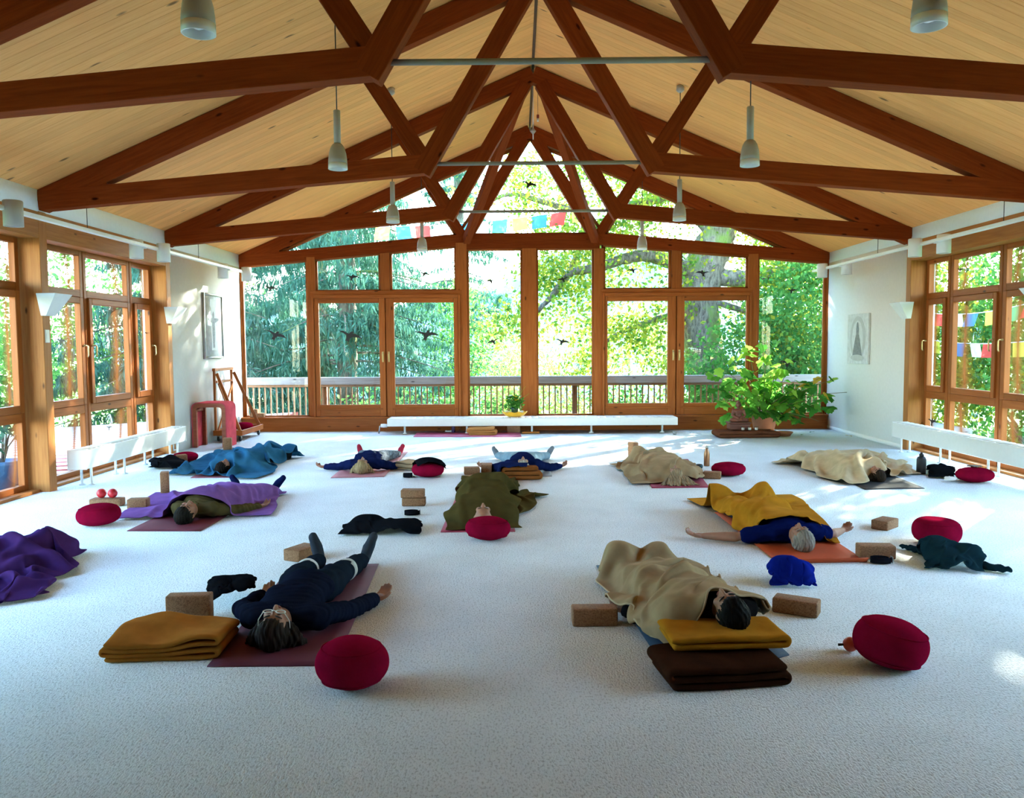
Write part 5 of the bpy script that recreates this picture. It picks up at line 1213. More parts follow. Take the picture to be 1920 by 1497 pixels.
p3, q3 = person('grey-haired person in light jeans lying with spread legs before the far radiator', (-0.18, 9.56), math.radians(90), 0.94, 0.0085, head=dict(turn=0.0, tilt=0.0), arms={-1: ((0.48, 0.36), (0.66, 0.50)), 1: ((0.50, 0.36), (0.72, 0.50))}, legs={-1: (0.22, 0.36, 0.42, 0.16), 1: (0.22, 0.36, 0.43, 0.16)}, hair=('short', (0.40, 0.37, 0.32)), top=NAVY, bottom=DENIM, sock=GREYS, seed=10, lift=0.03, sock_len=0.5)
p4, q4 = person('person with long fair hair fanned on the floor under a beige blanket', (1.53, 9.02), math.radians(93), 0.93, 0.009, head=dict(turn=0.0, tilt=-0.1), legs={-1: (0.10, 0.12, 0.15, 0.22), 1: (0.10, 0.12, 0.15, 0.2)}, hair=('spread', (0.32, 0.23, 0.14)), top=BLACK, bottom=BLACK, sock=BLACK, seed=11, female=True)
p5, q5 = person('dark-haired person under a cream blanket beside the right radiator', (3.80, 9.05), math.radians(103), 0.84, 0.009, arms={-1: ((0.56, 0.24), (0.78, 0.22)), 1: ((0.56, 0.24), (0.78, 0.22))}, head=dict(turn=-0.25, tilt=0.1), legs={-1: (0.11, 0.13, 0.17, 0.19), 1: (0.11, 0.13, 0.17, 0.19)}, hair=('long', (0.035, 0.022, 0.014)), top=BLACK, bottom=BLACK, sock=BLACK, seed=12)

bl = {}
blanket('blanket', 'beige wool blanket draped over the front right person', 'blanket', [(1204, 1252), (1450, 1184), (1306, 1050), (1096, 1088)], BEIGE, [q10[q10[:, 1] > 3.97]], 54, 72, HEMB, ridges=[(0.5, 0.22, 0.10, 0.022, 0.05, 0.6), (0.45, 0.42, 0.28, 0.042, 0.055, 0.55), (0.5, 0.55, 0.16, 0.045, 0.05, 0.55), (0.35, 0.72, -0.2, 0.03, 0.05, 0.35), (0.6, 0.36, -0.35, 0.02, 0.04, 0.3)], slack=(1.06, 1.32), seed=2, waves=(0.25, 1.6, 0), ruffle=0.06)
blanket('blanket', 'mustard yellow blanket over the grey-haired person in a blue t-shirt', 'blanket', [(1394, 1014), (1566, 1020), (1502, 930), (1292, 942)], MUST, [q8[(q8[:, 1] > 6.2) & ((abs(q8[:, 0] - 1.90 + 0.08 * (q8[:, 1] - 6)) < 0.20) | (q8[:, 1] > 6.75))]], 60, 60, None, ridges=[(0.55, 0.25, 0.5, 0.03, 0.05, 0.4), (0.35, 0.35, 0.75, 0.035, 0.05, 0.45), (0.5, 0.55, 0.25, 0.035, 0.05, 0.5), (0.25, 0.6, 1.1, 0.03, 0.045, 0.35)], slack=(1.16, 1.16), seed=3, waves=(1.2, 0.6, 0))
blanket('blanket', 'olive green blanket covering the bald person to the chin', 'blanket', [(822, 999), (985, 992), (962, 898), (876, 898)], OLIVEB, [q7[q7[:, 1] > 6.92]], 50, 64, None, ridges=[(0.5, 0.35, 0.12, 0.03, 0.05, 0.55), (0.5, 0.52, -0.1, 0.035, 0.05, 0.5), (0.5, 0.70, 0.05, 0.02, 0.045, 0.5), (0.3, 0.2, 0.9, 0.03, 0.05, 0.3)], slack=(1.12, 1.26), seed=4, waves=(0.3, 1.8, 0), ruffle=0.045)
blanket('blanket', 'lilac wool blanket spread across the person in the olive jacket', 'blanket', [(224, 976), (506, 968), (526, 928), (296, 926)], LILAC, [q6[(q6[:, 1] > 7.3) & (q6[:, 1] < 8.4) & (abs((q6[:, 0] + 3.18) - 0.105 * (q6[:, 1] - 7.02)) < 0.215)]], 68, 44, None, ridges=[(0.42, 0.5, 1.5, 0.022, 0.02, 0.6), (0.48, 0.5, 1.45, 0.022, 0.02, 0.6), (0.54, 0.5, 1.4, 0.022, 0.02, 0.6), (0.2, 0.5, 1.0, 0.05, 0.05, 0.5), (0.1, 0.4, 0.7, 0.04, 0.04, 0.5), (0.88, 0.4, 0.8, 0.05, 0.05, 0.5)], slack=(1.26, 1.1), seed=5, waves=(1.9, 0.4, 0), ruffle=0.045)
blanket('blanket', 'blue fleece blanket wrapped round the person by the left windows', 'blanket', [(320, 892), (478, 897), (556, 862), (430, 838)], BLUEB, [q1[q1[:, 1] > 10.02]], 54, 54, None, ridges=[(0.5, 0.35, 0.5, 0.035, 0.05, 0.5), (0.6, 0.6, 0.4, 0.04, 0.05, 0.5), (0.75, 0.8, 0.8, 0.04, 0.05, 0.4), (0.3, 0.3, 0.9, 0.03, 0.05, 0.4)], slack=(1.2, 1.2), seed=6, waves=(0.9, 1.2, 0), ruffle=0.045)
blanket('blanket', 'beige brown blanket over the person with long fair hair', 'blanket', [(1192, 910), (1322, 902), (1288, 862), (1150, 876)], BEIGE, [q4[q4[:, 1] > 9.22]], 54, 54, None, ridges=[(0.45, 0.3, 0.5, 0.04, 0.05, 0.5), (0.5, 0.5, 0.25, 0.045, 0.05, 0.5), (0.4, 0.68, 0.4, 0.04, 0.05, 0.45), (0.2, 0.4, 1.0, 0.04, 0.05, 0.4)], slack=(1.24, 1.28), seed=7, waves=(0.8, 1.5, 0), ruffle=0.05)
blanket('blanket', 'cream blanket covering the person beside the right radiator', 'blanket', [(1590, 909), (1706, 890), (1622, 840), (1462, 872)], CREAM, [q5[(q5 - np.array([3.8, 9.05, 0]))[:, :2] @ np.array([math.cos(math.radians(107)), math.sin(math.radians(107))]) > 0.2]], 54, 54, None, ridges=[(0.4, 0.3, 0.5, 0.035, 0.05, 0.5), (0.5, 0.55, 0.3, 0.04, 0.05, 0.5), (0.3, 0.7, 0.6, 0.035, 0.05, 0.4), (0.2, 0.35, 1.2, 0.035, 0.05, 0.4)], slack=(1.2, 1.2), seed=8, waves=(1.4, 0.6, 0), ruffle=0.045)
_g = np.random.default_rng(21).normal(size=(6000, 3)); _g /= np.linalg.norm(_g, axis=1)[:, None]; _g[:, 2] = abs(_g[:, 2])
_lump = np.concatenate([np.array(P(-40, 1070)) + _g * np.array([0.45, 0.30, 0.15]), np.array(P(70, 1050)) + _g * np.array([0.20, 0.16, 0.17])])
blanket('blanket', 'dark purple blanket lying crumpled at the left edge of the photo', 'blanket', [(-130, 1165), (70, 1112), (150, 1052), (-70, 1020)], PURPLE, [_lump], 48, 40, None, ridges=[(0.5, 0.4, 0.3, 0.05, 0.06, 0.6), (0.5, 0.7, 0.5, 0.05, 0.06, 0.6), (0.4, 0.2, 0.1, 0.04, 0.05, 0.5)], slack=1.2, seed=9, waves=(0.4, 1.2, 0))

_ob = bpy.data.objects['blanket.002']
_hf = Height(np.array(P(900, 960)[:2]) - 1.2, np.array(P(1000, 930)[:2]) + 1.0); _hf.finish(0)
cloth_obj('blanket_corner', drape(_hf, [P(938, 962)[:2], P(980, 966)[:2], P(1020, 936)[:2], P(944, 918)[:2]], 26, 26, slack=1.12, seed=12, ruffle=0.035), OLIVEB, _ob)

# folded blankets and bolsters
folded('folded mustard blanket at the front left beside the plum mat', P(312, 1226)[:2] + np.array([0.0, 0.08]), 0.56, 0.40, 0.115, 4, math.radians(4), fab('ochre_wool', (0.34, 0.125, 0.020), weave=320), 2, sag=0.024)
folded('wide dark folded blanket at the bottom of the front right head rest', (0.70, 3.76), 0.56, 0.34, 0.11, 3, math.radians(8), fab('dark_rust', (0.035, 0.013, 0.007), weave=320), 3, sag=0.006)
folded('folded mustard blanket under the head of the front right person', (0.74, 3.92), 0.58, 0.30, 0.07, 2, math.radians(4), MUST, 4, z=0.112, sag=0.008)
folded('small folded tan blanket on the pink mat before the far radiator', P(903, 817)[:2] + np.array([0, 0.12]), 0.50, 0.26, 0.135, 3, math.radians(-1), fab('tan_wool', (0.42, 0.19, 0.06)), 5)
folded('rust folded blanket behind the head of the grey-haired person in jeans', P(978, 901)[:2] + np.array([0, 0.10]), 0.44, 0.22, 0.15, 3, math.radians(4), RUST, 6, sag=0.008)
folded('folded beige blanket beside the cushion with dark clothes on it', P(770, 884)[:2] + np.array([-0.02, 0.22]), 0.32, 0.30, 0.10, 4, math.radians(65), BEIGE, 7)

# cushions
def cpx(px, py, up_=0.0): return P(px, py)[:2] + np.array([0, up_])
cushion('large round red cushion nearest the viewer, beside the plum mat', cpx(649, 1312, 0.13), 0.167, 0.15, 0.235, pw=1.95, seed=1)
cushion('tilted red cushion at the front right with a small orange ball beside it', cpx(1695, 1272, 0.14), 0.175, 0.155, 0.225, tilt=(0.05, 0.22), pw=2.9, seed=2)
cushion('red cushion standing close against the head of the bald person', cpx(914, 1018, 0.11), 0.185, 0.14, 0.185, pw=2.3, tilt=(0, 0.03), seed=3)
cushion('red cushion at the left edge with two red balls behind it', cpx(172, 991, 0.12), 0.185, 0.16, 0.19, pw=2.6, tilt=(0, -0.06), seed=4)
cushion('red cushion with dark clothes heaped on top, beside the navy sweater', cpx(800, 897, 0.12), 0.195, 0.17, 0.17, pw=2.5, seed=5)
cushion('red cushion right of the person with long fair hair', cpx(1371, 895, 0.12), 0.20, 0.17, 0.16, pw=2.3, seed=6)
cushion('bright red cushion with a cloth on top below the right radiator', cpx(1838, 907, 0.12), 0.20, 0.17, 0.16, pw=2.4, seed=7)
cushion('wine red cushion with a creased top behind the denim jacket', cpx(1772, 1027, 0.13), 0.18, 0.15, 0.205, pw=3.4, seed=8, tilt=(0.0, 0.05), pinch=0.12)
cushion('red cushion on the floor beyond the blue blanket', cpx(341, 868, 0.12), 0.17, 0.15, 0.13, pw=2.3, seed=9)

# cork blocks
block('cork block standing on end between the lilac and blue blankets', cpx(306, 929, 0.05), (0.085, BW, 0.24), 0.35)
block('cork block half hidden behind the left end of the lilac blanket', cpx(254, 957, 0.07), (BL * 0.8, BW, BH * 1.3), 0.15)
block('cork block behind the left-edge cushion, under the two red balls', cpx(190, 953, 0.12), (0.30, 0.13, 0.075), 0.05)
block('lower cork block of the two stacked in the middle of the hall', cpx(775, 950, 0.06), (0.225, BW, BH), 0.02)
block('upper cork block of the two stacked in the middle of the hall', cpx(773, 950, 0.062), (0.223, BW, BH), -0.03, BH + 0.001)
block('cork block beside the toes of the front left person', cpx(560, 1053, 0.09), (0.15, 0.23, BH * 1.1), -0.45)
block('cork block on its long edge behind the folded mustard blanket', cpx(350, 1168, 0.05), (0.245, 0.085, 0.150), 0.08)
block('left cork block of the touching pair by the grey-haired person', cpx(884, 891, 0.08), (0.19, BW, BH * 1.1), 0.10)
block('right cork block of the touching pair by the grey-haired person', cpx(912, 887, 0.10), (0.13, 0.20, BH * 1.25), 0.0)
block('cork block lying left of the beige blanket at the front right', cpx(1116, 1177, 0.06), (0.25, 0.11, 0.098), 0.02)
block('cork block lying in front of the royal blue bundle', cpx(1502, 1158, 0.08), (0.25, 0.12, BH * 1.1), -0.52)
block('cork block lying in the sun patch beyond the orange mat', cpx(1668, 995, 0.09), (0.22, 0.14, BH), 0.75)
block('cork block lying beside the curled end of the orange mat', cpx(1648, 1050, 0.06), (0.25, 0.115, BH * 1.25), -0.08)
block('cork block standing on end left of the long-haired person', cpx(1188, 862, 0.05), (0.095, BW, 0.23), 0.5)
block('cork block lying between the beige blanket and a red cushion', cpx(1338, 899, 0.07), (0.20, BW, BH), -0.3)
block('cork block standing on end beyond the blue blanket near the red stool', cpx(425, 847, 0.05), (0.12, 0.085, 0.20), 0.2)
block('small-looking cork block leaning by the dark bag and red cushion', cpx(338, 872, 0.05), (0.13, 0.10, 0.13), 0.6)
block('cork block on its long edge before the far radiator', cpx(963, 812, 0.05), (0.235, 0.08, 0.15), 0.0)

# heaps of clothes
bundle('dark_scarf', 'long black scarf crumpled on the carpet in the middle of the hall', 'scarf', [(638, 1006), (788, 1006), (792, 984), (645, 984)], BLACK, 0.11, 44, 1.18, 31)
bundle('blue_jacket', 'royal blue jacket bundled up on the carpet', 'jacket', [(1438, 1106), (1522, 1104), (1526, 1080), (1440, 1082)], fab('royal_nylon', (0.006, 0.016, 0.22), rough=0.55, sheen=0.1), 0.17, 44, 1.45, 32)
bundle('denim_jacket', 'dark denim jacket thrown down with its sleeves out before the creased cushion', 'jacket', [(1735, 1072), (1835, 1076), (1848, 1040), (1712, 1036)], TEAL, 0.16, 44, 1.35, 33, sleeves=[([(1735, 1044), (1712, 1035), (1690, 1030)], 0.030), ([(1830, 1066), (1862, 1072), (1888, 1076)], 0.036)])
bundle('black_sweater', 'black knitted sweater heaped behind the front left cork block', 'sweater', [(395, 1146), (478, 1138), (486, 1112), (388, 1112)], BLACK, 0.14, 40, 1.35, 34)
bundle('black_cloth', 'small flat black cloth between the cork block and the folded mustard blanket', 'cloth', [(322, 1182), (392, 1182), (392, 1168), (322, 1168)], BLACK, 0.03, 30, 1.2, 35)
bundle('dark_clothes', 'heap of dark clothes beside the black bottle', 'clothes', [(1738, 897), (1792, 898), (1792, 884), (1738, 882)], BLACK, 0.11, 36, 1.35, 36)
bundle('dark_bag', 'black bag with loose straps left of the blue blanket', 'bag', [(286, 878), (340, 882), (345, 868), (292, 864)], BLACK, 0.10, 36, 1.35, 37)

# ------------------------------------------------------------------ potted plant, altar, stool, trolley and small things
LEAFM = [mat_leaf('plant_leaf_dark', [(0.05, 0.20, 0.03), (0.07, 0.25, 0.04)], 0.35), mat_leaf('plant_leaf_mid', [(0.13, 0.40, 0.055), (0.18, 0.47, 0.07)], 0.55), mat_leaf('plant_leaf_young', [(0.28, 0.56, 0.08), (0.38, 0.62, 0.10)], 0.6), mat_leaf('plant_leaf_yellow', [(0.60, 0.40, 0.05), (0.55, 0.35, 0.05)], 0.4)]
STEM = mat_plain('green_brown_stem', (0.13, 0.12, 0.045), 0.7)
def lobed_leaf(mat, fold):
    """maple-like leaf, unit length, base at the origin, along +x"""
    out = []
    half = [(0.0, 0.0), (-0.08, 0.16), (0.02, 0.36), (0.20, 0.34), (0.30, 0.52), (0.48, 0.44), (0.55, 0.28), (0.74, 0.26), (0.82, 0.12), (1.0, 0.0)]
    mid = [(0.0, 0), (0.10, 0), (0.2, 0), (0.34, 0), (0.48, 0), (0.58, 0), (0.68, 0), (0.80, 0), (0.9, 0), (1.0, 0)]
    V = []
    for s in (1, -1):
        for (x, y) in half: V.append((x, s * y, -fold * abs(y) - 0.22 * x * x))
    for (x, y) in mid: V.append((x, 0, 0.02 - 0.22 * x * x))
    F = []
    for i in range(9):
        F.append([20 + i, 20 + i + 1, i + 1, i]); F.append([10 + i, 10 + i + 1, 20 + i + 1, 20 + i])
    me = mesh_from(V, F); me.materials.append(mat); me.shade_smooth()
    bm = bmesh.new(); bm.from_mesh(me); bmesh.ops.remove_doubles(bm, verts=bm.verts[:], dist=1e-4); bm.to_mesh(me); bm.free(); return me
LEAVES = [[lobed_leaf(m, f) for f in (0.25, -0.05, 0.5)] for m in LEAFM]
TERRA = mat_plain('terracotta', (0.50, 0.20, 0.10), 0.85, var=0.12, scale=7, bump=0.1)
px_, py_ = 4.08, 14.42
plant = thing('potted_plant', 'big broad-leaved green plant in a terracotta pot at the right end of the window wall', 'plant', (px_, py_, 0))
lathe('pot', [(0, 0), (0.165, 0), (0.225, 0.27), (0.245, 0.275), (0.255, 0.335), (0.225, 0.335), (0.215, 0.29), (0, 0.27)], TERRA, plant, (px_, py_, 0.0), 32)
lathe('soil', [(0, 0.285), (0.215, 0.28)], mat_plain('soil', (0.05, 0.03, 0.02), 1.0, bump=0.5), plant, (px_, py_, 0.003), 20)
rng = np.random.default_rng(17)
targets = [(1338, 728, 0), (1330, 700, 1), (1352, 690, 2), (1372, 668, 2), (1402, 652, 2), (1392, 690, 1), (1412, 700, 1), (1438, 668, 2), (1455, 690, 2), (1470, 672, 2), (1430, 640, 2), (1448, 716, 1), (1462, 740, 0), (1345, 752, 1), (1395, 735, 1), (1420, 748, 1), (1370, 715, 1), (1490, 715, 0), (1505, 740, 0), (1530, 728, 0), (1515, 765, 0), (1545, 750, 0), (1548, 705, 0), (1562, 712, 0), (1588, 736, 0), (1558, 765, 0), (1382, 770, 1), (1362, 780, 1), (1445, 775, 0), (1480, 782, 0), (1500, 788, 0), (1408, 770, 1), (1470, 760, 1), (1535, 790, 0), (1475, 700, 1), (1435, 735, 1), (1405, 718, 0)]
nl = 0
for k, (tx, ty, lum) in enumerate(targets):
    Yt = 13.95 + rng.uniform(-0.25, 0.45) if tx < 1535 else 13.35 + rng.uniform(-0.1, 0.15)
    e = QY(tx, ty, Yt); b0 = np.array([px_ + rng.uniform(-0.1, 0.1), py_ + rng.uniform(-0.1, 0.1), 0.28]); m1 = b0 * 0.45 + e * 0.55 + np.array([0, 0, 0.06 + 0.10 * abs(e[0] - px_)]); m0 = b0 * 0.75 + m1 * 0.25 + np.array([0, 0, 0.08])
    tt = np.linspace(0, 1, 9)[:, None]; pts = (1 - tt) ** 3 * b0 + 3 * (1 - tt) ** 2 * tt * m0 + 3 * (1 - tt) * tt ** 2 * m1 + tt ** 3 * e
    tube('stem', pts, np.linspace(0.010, 0.0035, 9), STEM, plant, 6)
    for j in range(9):
        t = rng.uniform(0.5, 1.0) if j else 1.0; i0 = min(7, int(t * 8)); c = pts[i0] + (pts[i0 + 1] - pts[i0]) * (t * 8 - i0); c = c + rng.normal(size=3) * np.array([0.05, 0.05, 0.03])
        sz = rng.uniform(0.11, 0.25) * (0.85 if t < 0.7 else 1.0); a = rng.uniform(0, 2 * PI)
        kind = lum if rng.uniform() < 0.6 else int(rng.integers(0, 3))
        if tx > 1540 and j == 1: kind = 3
        m4 = Matrix.Translation(c.tolist()) @ Matrix.Rotation(a, 4, 'Z') @ Matrix.Rotation(rng.uniform(0.0, 0.95), 4, 'Y') @ Matrix.Rotation(rng.uniform(-0.6, 0.6), 4, 'X') @ Matrix.Scale(sz, 4)
        tip = m4 @ Vector((1, 0, 0)); rad = m4 @ Vector((0.4, 0.5, 0)); rad2 = m4 @ Vector((0.4, -0.5, 0))
        if max(tip.x, c[0], rad.x, rad2.x) > WR - 0.03 or max(tip.y, c[1], rad.y, rad2.y) > YF - 0.19 or nl >= 295: continue
        link_shared('leaf', LEAVES[kind][int(rng.integers(0, 3))], plant, m4); nl += 1
sc_ = P(1462, 815)
lathe_t = thing('plant_saucer', 'empty terracotta saucer on the carpet before the plant pot', 'saucer', (4.22, 13.82, 0))
lathe('dish', [(0, 0), (0.12, 0), (0.155, 0.05), (0.165, 0.055), (0.165, 0.065), (0.148, 0.062), (0.115, 0.014), (0, 0.012)], TERRA, lathe_t, (4.22, 13.82, 0.001), 28)
for (px, py, s, a, kx) in ((1588, 819, 0.12, 0.4, 3), (1525, 812, 0.09, 2.0, 0), (1503, 817, 0.07, 1.2, 0), (1460, 806, 0.10, 0.3, 2)):
    p = P(px, py); zz = 0.02 if px != 1460 else 0.07
    o = bpy.data.objects.new('fallen_leaf', LEAVES[kx][1]); COL.objects.link(o); attach(o, None, Matrix.Translation((float(p[0]) if px != 1460 else 4.2, float(p[1]) if px != 1460 else 13.8, zz)) @ Matrix.Rotation(a, 4, 'Z') @ Matrix.Scale(s, 4)); tag(o, {1588: 'curled brown-yellow fallen leaf on the carpet by the right wall', 1525: 'dark fallen leaf on the carpet right of the plant', 1503: 'small fallen leaf on the carpet nearest the saucer', 1460: 'green leaf lying in the terracotta saucer'}[px], 'leaf')
# brown cloth bundle with a seated statue and three candle glasses
BROWN = fab('brown_velvet', (0.13, 0.045, 0.022))
folded('brown folded blanket lying on the carpet before the potted plant', (3.60, 13.72), 1.06, 0.44, 0.115, 2, 0.02, BROWN, 41, sag=0.014, flip=-1)
WOODD = mat_wood('dark_carved_wood', (0.17, 0.06, 0.035), (0.10, 0.03, 0.018), knots=False, rough=0.5)
sx, sy, sz0 = 3.46, 13.78, 0.118
bd = thing('seated_statue', 'dark wooden seated meditating statue on a low plinth beside the plant pot', 'statue', (sx, sy, sz0))
box('plinth', (sx - 0.17, sy - 0.11, sz0), (sx + 0.17, sy + 0.11, sz0 + 0.10), WOODD, bd, 0.01, 2); box('plinth_cap', (sx - 0.19, sy - 0.125, sz0 + 0.10), (sx + 0.19, sy + 0.125, sz0 + 0.125), WOODD, bd, 0.006, 2)
zb = sz0 + 0.125; b = Balls()
b.ball((sx, sy, zb + 0.035), (0.13, 0.085, 0.035))
for s in (-1, 1): b.seg((sx + s * 0.05, sy + 0.0, zb + 0.045), (sx + s * 0.125, sy - 0.05, zb + 0.035), 0.04, 0.034); b.seg((sx + s * 0.125, sy - 0.05, zb + 0.03), (sx - s * 0.03, sy - 0.085, zb + 0.032), 0.030, 0.024)
b.ball((sx, sy + 0.015, zb + 0.10), (0.068, 0.052, 0.075)); b.ball((sx, sy + 0.015, zb + 0.17), (0.080, 0.052, 0.055))
for s in (-1, 1): b.path([(sx + s * 0.082, sy + 0.01, zb + 0.19), (sx + s * 0.105, sy - 0.01, zb + 0.11), (sx + s * 0.02, sy - 0.075, zb + 0.065)], [0.028, 0.022, 0.017])
b.seg((sx, sy + 0.015, zb + 0.2), (sx, sy + 0.01, zb + 0.25), 0.028, 0.026)
me = remesh(b, 0.006, 3); link('figure', me, [WOODD], bd, None, True)
b = Balls(); b.ball((sx, sy + 0.005, zb + 0.285), (0.042, 0.046, 0.054)); b.ball((sx, sy + 0.01, zb + 0.345), (0.020, 0.020, 0.020)); b.ball((sx, sy - 0.044, zb + 0.28), (0.007, 0.009, 0.012))
for s in (-1, 1): b.ball((sx + s * 0.044, sy + 0.005, zb + 0.275), (0.006, 0.010, 0.024))
me = remesh(b, 0.005, 2); link('head', me, [WOODD], bd, None, True)
WAX = mat_plain('white_wax', (0.85, 0.82, 0.74), 0.5); CGL = mat_glass('candle_glass', (0.95, 0.95, 0.95))
for k, x in enumerate((3.48, 3.59, 3.70)):
    t = thing('candle_glass', ['left', 'middle', 'right'][k] + ' one of three small candle glasses before the statue', 'candle', (x, 13.57, 0.118), 0, 'candle glasses before the statue')
    lathe('glass', [(0, 0.0), (0.030, 0.0), (0.036, 0.07), (0.033, 0.07), (0.028, 0.006), (0, 0.006)], CGL, t, (x, 13.57, 0.118), 18); lathe('candle', [(0, 0.008), (0.024, 0.008), (0.025, 0.045), (0, 0.045)], WAX, t, (x, 13.57, 0.118), 16); tube('wick', [(x, 13.57, 0.16), (x, 13.57, 0.175)], 0.0015, M['black'], t, 5)

# flowers in a dark vase on a yellow dish on the far radiator
fx, fy, fz = float(QY(965, 785, 14.62)[0]), 14.62, 0.274
t = thing('yellow_dish', 'wavy yellow dish under the flower vase on the far radiator', 'dish', (fx, fy, fz))
nn_ = 48; prof = [(0.02, 0.008), (0.11, 0.006), (0.17, 0.03), (0.215, 0.075), (0.225, 0.095), (0.20, 0.085), (0.15, 0.045), (0.02, 0.025)]
V = [(fx + r * 1.0 * (1 + 0.05 * math.sin(9 * a) * (r > 0.15)) * math.cos(a), fy + r * 0.72 * (1 + 0.05 * math.sin(9 * a) * (r > 0.15)) * math.sin(a), fz + z + 0.010 * math.sin(9 * a) * (r > 0.15)) for r, z in prof for a in np.linspace(0, 2 * PI, nn_, endpoint=False)]
F = [[i * nn_ + j, i * nn_ + (j + 1) % nn_, (i + 1) * nn_ + (j + 1) % nn_, (i + 1) * nn_ + j] for i in range(7) for j in range(nn_)] + [list(range(nn_))[::-1], [7 * nn_ + j for j in range(nn_)]]
link('dish', mesh_from(V, F), mat_plain('yellow_glaze', (0.78, 0.42, 0.02), 0.35, var=0.15, scale=10), t, None, True)
fv = thing('flower_vase', 'bunch of yellow and dark red flowers in a dark green vase on the yellow dish', 'flowers', (fx, fy, fz + 0.03))
lathe('vase', [(0, 0), (0.04, 0), (0.058, 0.05), (0.065, 0.11), (0.07, 0.14), (0.062, 0.14), (0.05, 0.05), (0, 0.02)], mat_plain('dark_green_glaze', (0.015, 0.06, 0.045), 0.25), fv, (fx, fy, fz + 0.03), 24)
rng = np.random.default_rng(8); cen = np.array([fx, fy, fz + 0.26]) + np.clip(rng.normal(size=(260, 3)), -1.6, 1.6) * np.array([0.075, 0.06, 0.065])
v, f = leaf_quads(cen, 0.075, 0.45, 0.0, rng=rng); tag(link('foliage', mesh_from(v, f), LEAFM[0], fv), kind='stuff')
YEL = mat_leaf('yellow_petals', [(0.85, 0.60, 0.02), (0.90, 0.68, 0.05)], 0.3); DRD = mat_leaf('dark_red_petals', [(0.16, 0.02, 0.03), (0.22, 0.03, 0.04)], 0.2); PAL = mat_leaf('pale_petals', [(0.60, 0.66, 0.66), (0.7, 0.75, 0.72)], 0.3)
def blossom(c, r, mat):
    V, F = [], []; n = 12
    for ring, (rr, up, k) in enumerate(((1.0, 0.25, 12), (0.6, 0.55, 9))):
        for i in range(k):
            a = 2 * PI * i / k + ring * 0.3; d = np.array([math.cos(a), math.sin(a), 0]); w = np.array([-math.sin(a), math.cos(a), 0]); o = len(V)
            V += [tuple(c), tuple(c + (d * 0.6 + np.array([0, 0, up * 0.6])) * r * rr + w * r * 0.2), tuple(c + (d + np.array([0, 0, up])) * r * rr), tuple(c + (d * 0.6 + np.array([0, 0, up * 0.6])) * r * rr - w * r * 0.2)]; F.append([o, o + 1, o + 2, o + 3])
    return link('blossom', mesh_from(V, F), mat, fv)
for k, (dx, dz, r, m_) in enumerate(((0.0, 0.32, 0.045, YEL), (0.03, 0.36, 0.04, YEL), (-0.01, 0.38, 0.035, YEL), (0.055, 0.31, 0.035, YEL), (-0.14, 0.31, 0.03, YEL), (0.02, 0.30, 0.035, YEL), (-0.05, 0.29, 0.045, DRD), (0.16, 0.28, 0.035, DRD), (0.09, 0.29, 0.03, DRD), (-0.07, 0.38, 0.05, PAL), (0.10, 0.37, 0.035, PAL), (-0.10, 0.33, 0.03, PAL))):
    blossom(np.array([fx + dx, fy - 0.06 - 0.03 * (k % 3), fz + dz]), r, m_)
for k, (dx, dz) in enumerate(((0.20, 0.55), (0.26, 0.42), (0.03, 0.50), (-0.06, 0.46))):
    tube('stalk', [(fx, fy, fz + 0.15), (fx + dx * 0.4, fy - 0.02, fz + dz * 0.7), (fx + dx, fy - 0.03, fz + dz)], [0.004, 0.003, 0.0015], LEAFM[1], fv, 5)

# red upholstered stool
PINKV = mat_fabric('faded_red_cover', (0.52, 0.075, 0.10), bump=0.15); REDW = mat_wood('stained_red_wood', (0.36, 0.10, 0.045), (0.26, 0.06, 0.03), rough=0.4)
st = thing('stool', 'red covered arch-shaped stool beside the left wall radiator', 'stool', (-5.0, 12.75, 0))
x0, x1, h = -5.27, -4.73, 0.70; R_ = 0.09
def arch(x0, x1, h, r, n=7): 
    return [(x0, 0.004)] + [(x0 + r - r * math.cos(a), h - r + r * math.sin(a)) for a in np.linspace(0, PI / 2, n)] + [(x1 - r + r * math.sin(a), h - r + r * math.cos(a)) for a in np.linspace(0, PI / 2, n)] + [(x1, 0.004)]
def arch_band(name, inset0, inset1, y0, y1, mat):
    o = arch(x0 + inset0, x1 - inset0, h - inset0, R_ - inset0 * 0.5); i = arch(x0 + inset1, x1 - inset1, h - inset1, max(0.02, R_ - inset1 * 0.6)); n = len(o); V, F = [], []
    for y in (y0, y1):
        for q in (o, i): V += [(a, y, b) for a, b in q]
    for k in range(n - 1):
        F += [[k, k + 1, n + k + 1, n + k][::-1], [2 * n + k, 2 * n + k + 1, 3 * n + k + 1, 3 * n + k], [k, k + 1, 2 * n + k + 1, 2 * n + k], [n + k, n + k + 1, 3 * n + k + 1, 3 * n + k][::-1]]
    for k in (0, n - 1): F.append([k, n + k, 3 * n + k, 2 * n + k])
    me = mesh_from(V, F); bm = bmesh.new(); bm.from_mesh(me); bmesh.ops.recalc_face_normals(bm, faces=bm.faces[:]); bm.to_mesh(me); bm.free(); return link(name, me, mat, st)
arch_band('cover', 0.0, 0.016, 12.56, 12.98, PINKV)
arch_band('front_frame', 0.016, 0.075, 12.56, 12.61, REDW); arch_band('rear_frame', 0.016, 0.075, 12.93, 12.98, REDW); arch_band('lining', 0.016, 0.022, 12.61, 12.93, PINKV)
box('stretcher', (x0 + 0.02, 12.63, 0.55), (x0 + 0.05, 12.91, 0.60), REDW, st); box('stretcher', (x1 - 0.05, 12.63, 0.55), (x1 - 0.02, 12.91, 0.60), REDW, st)
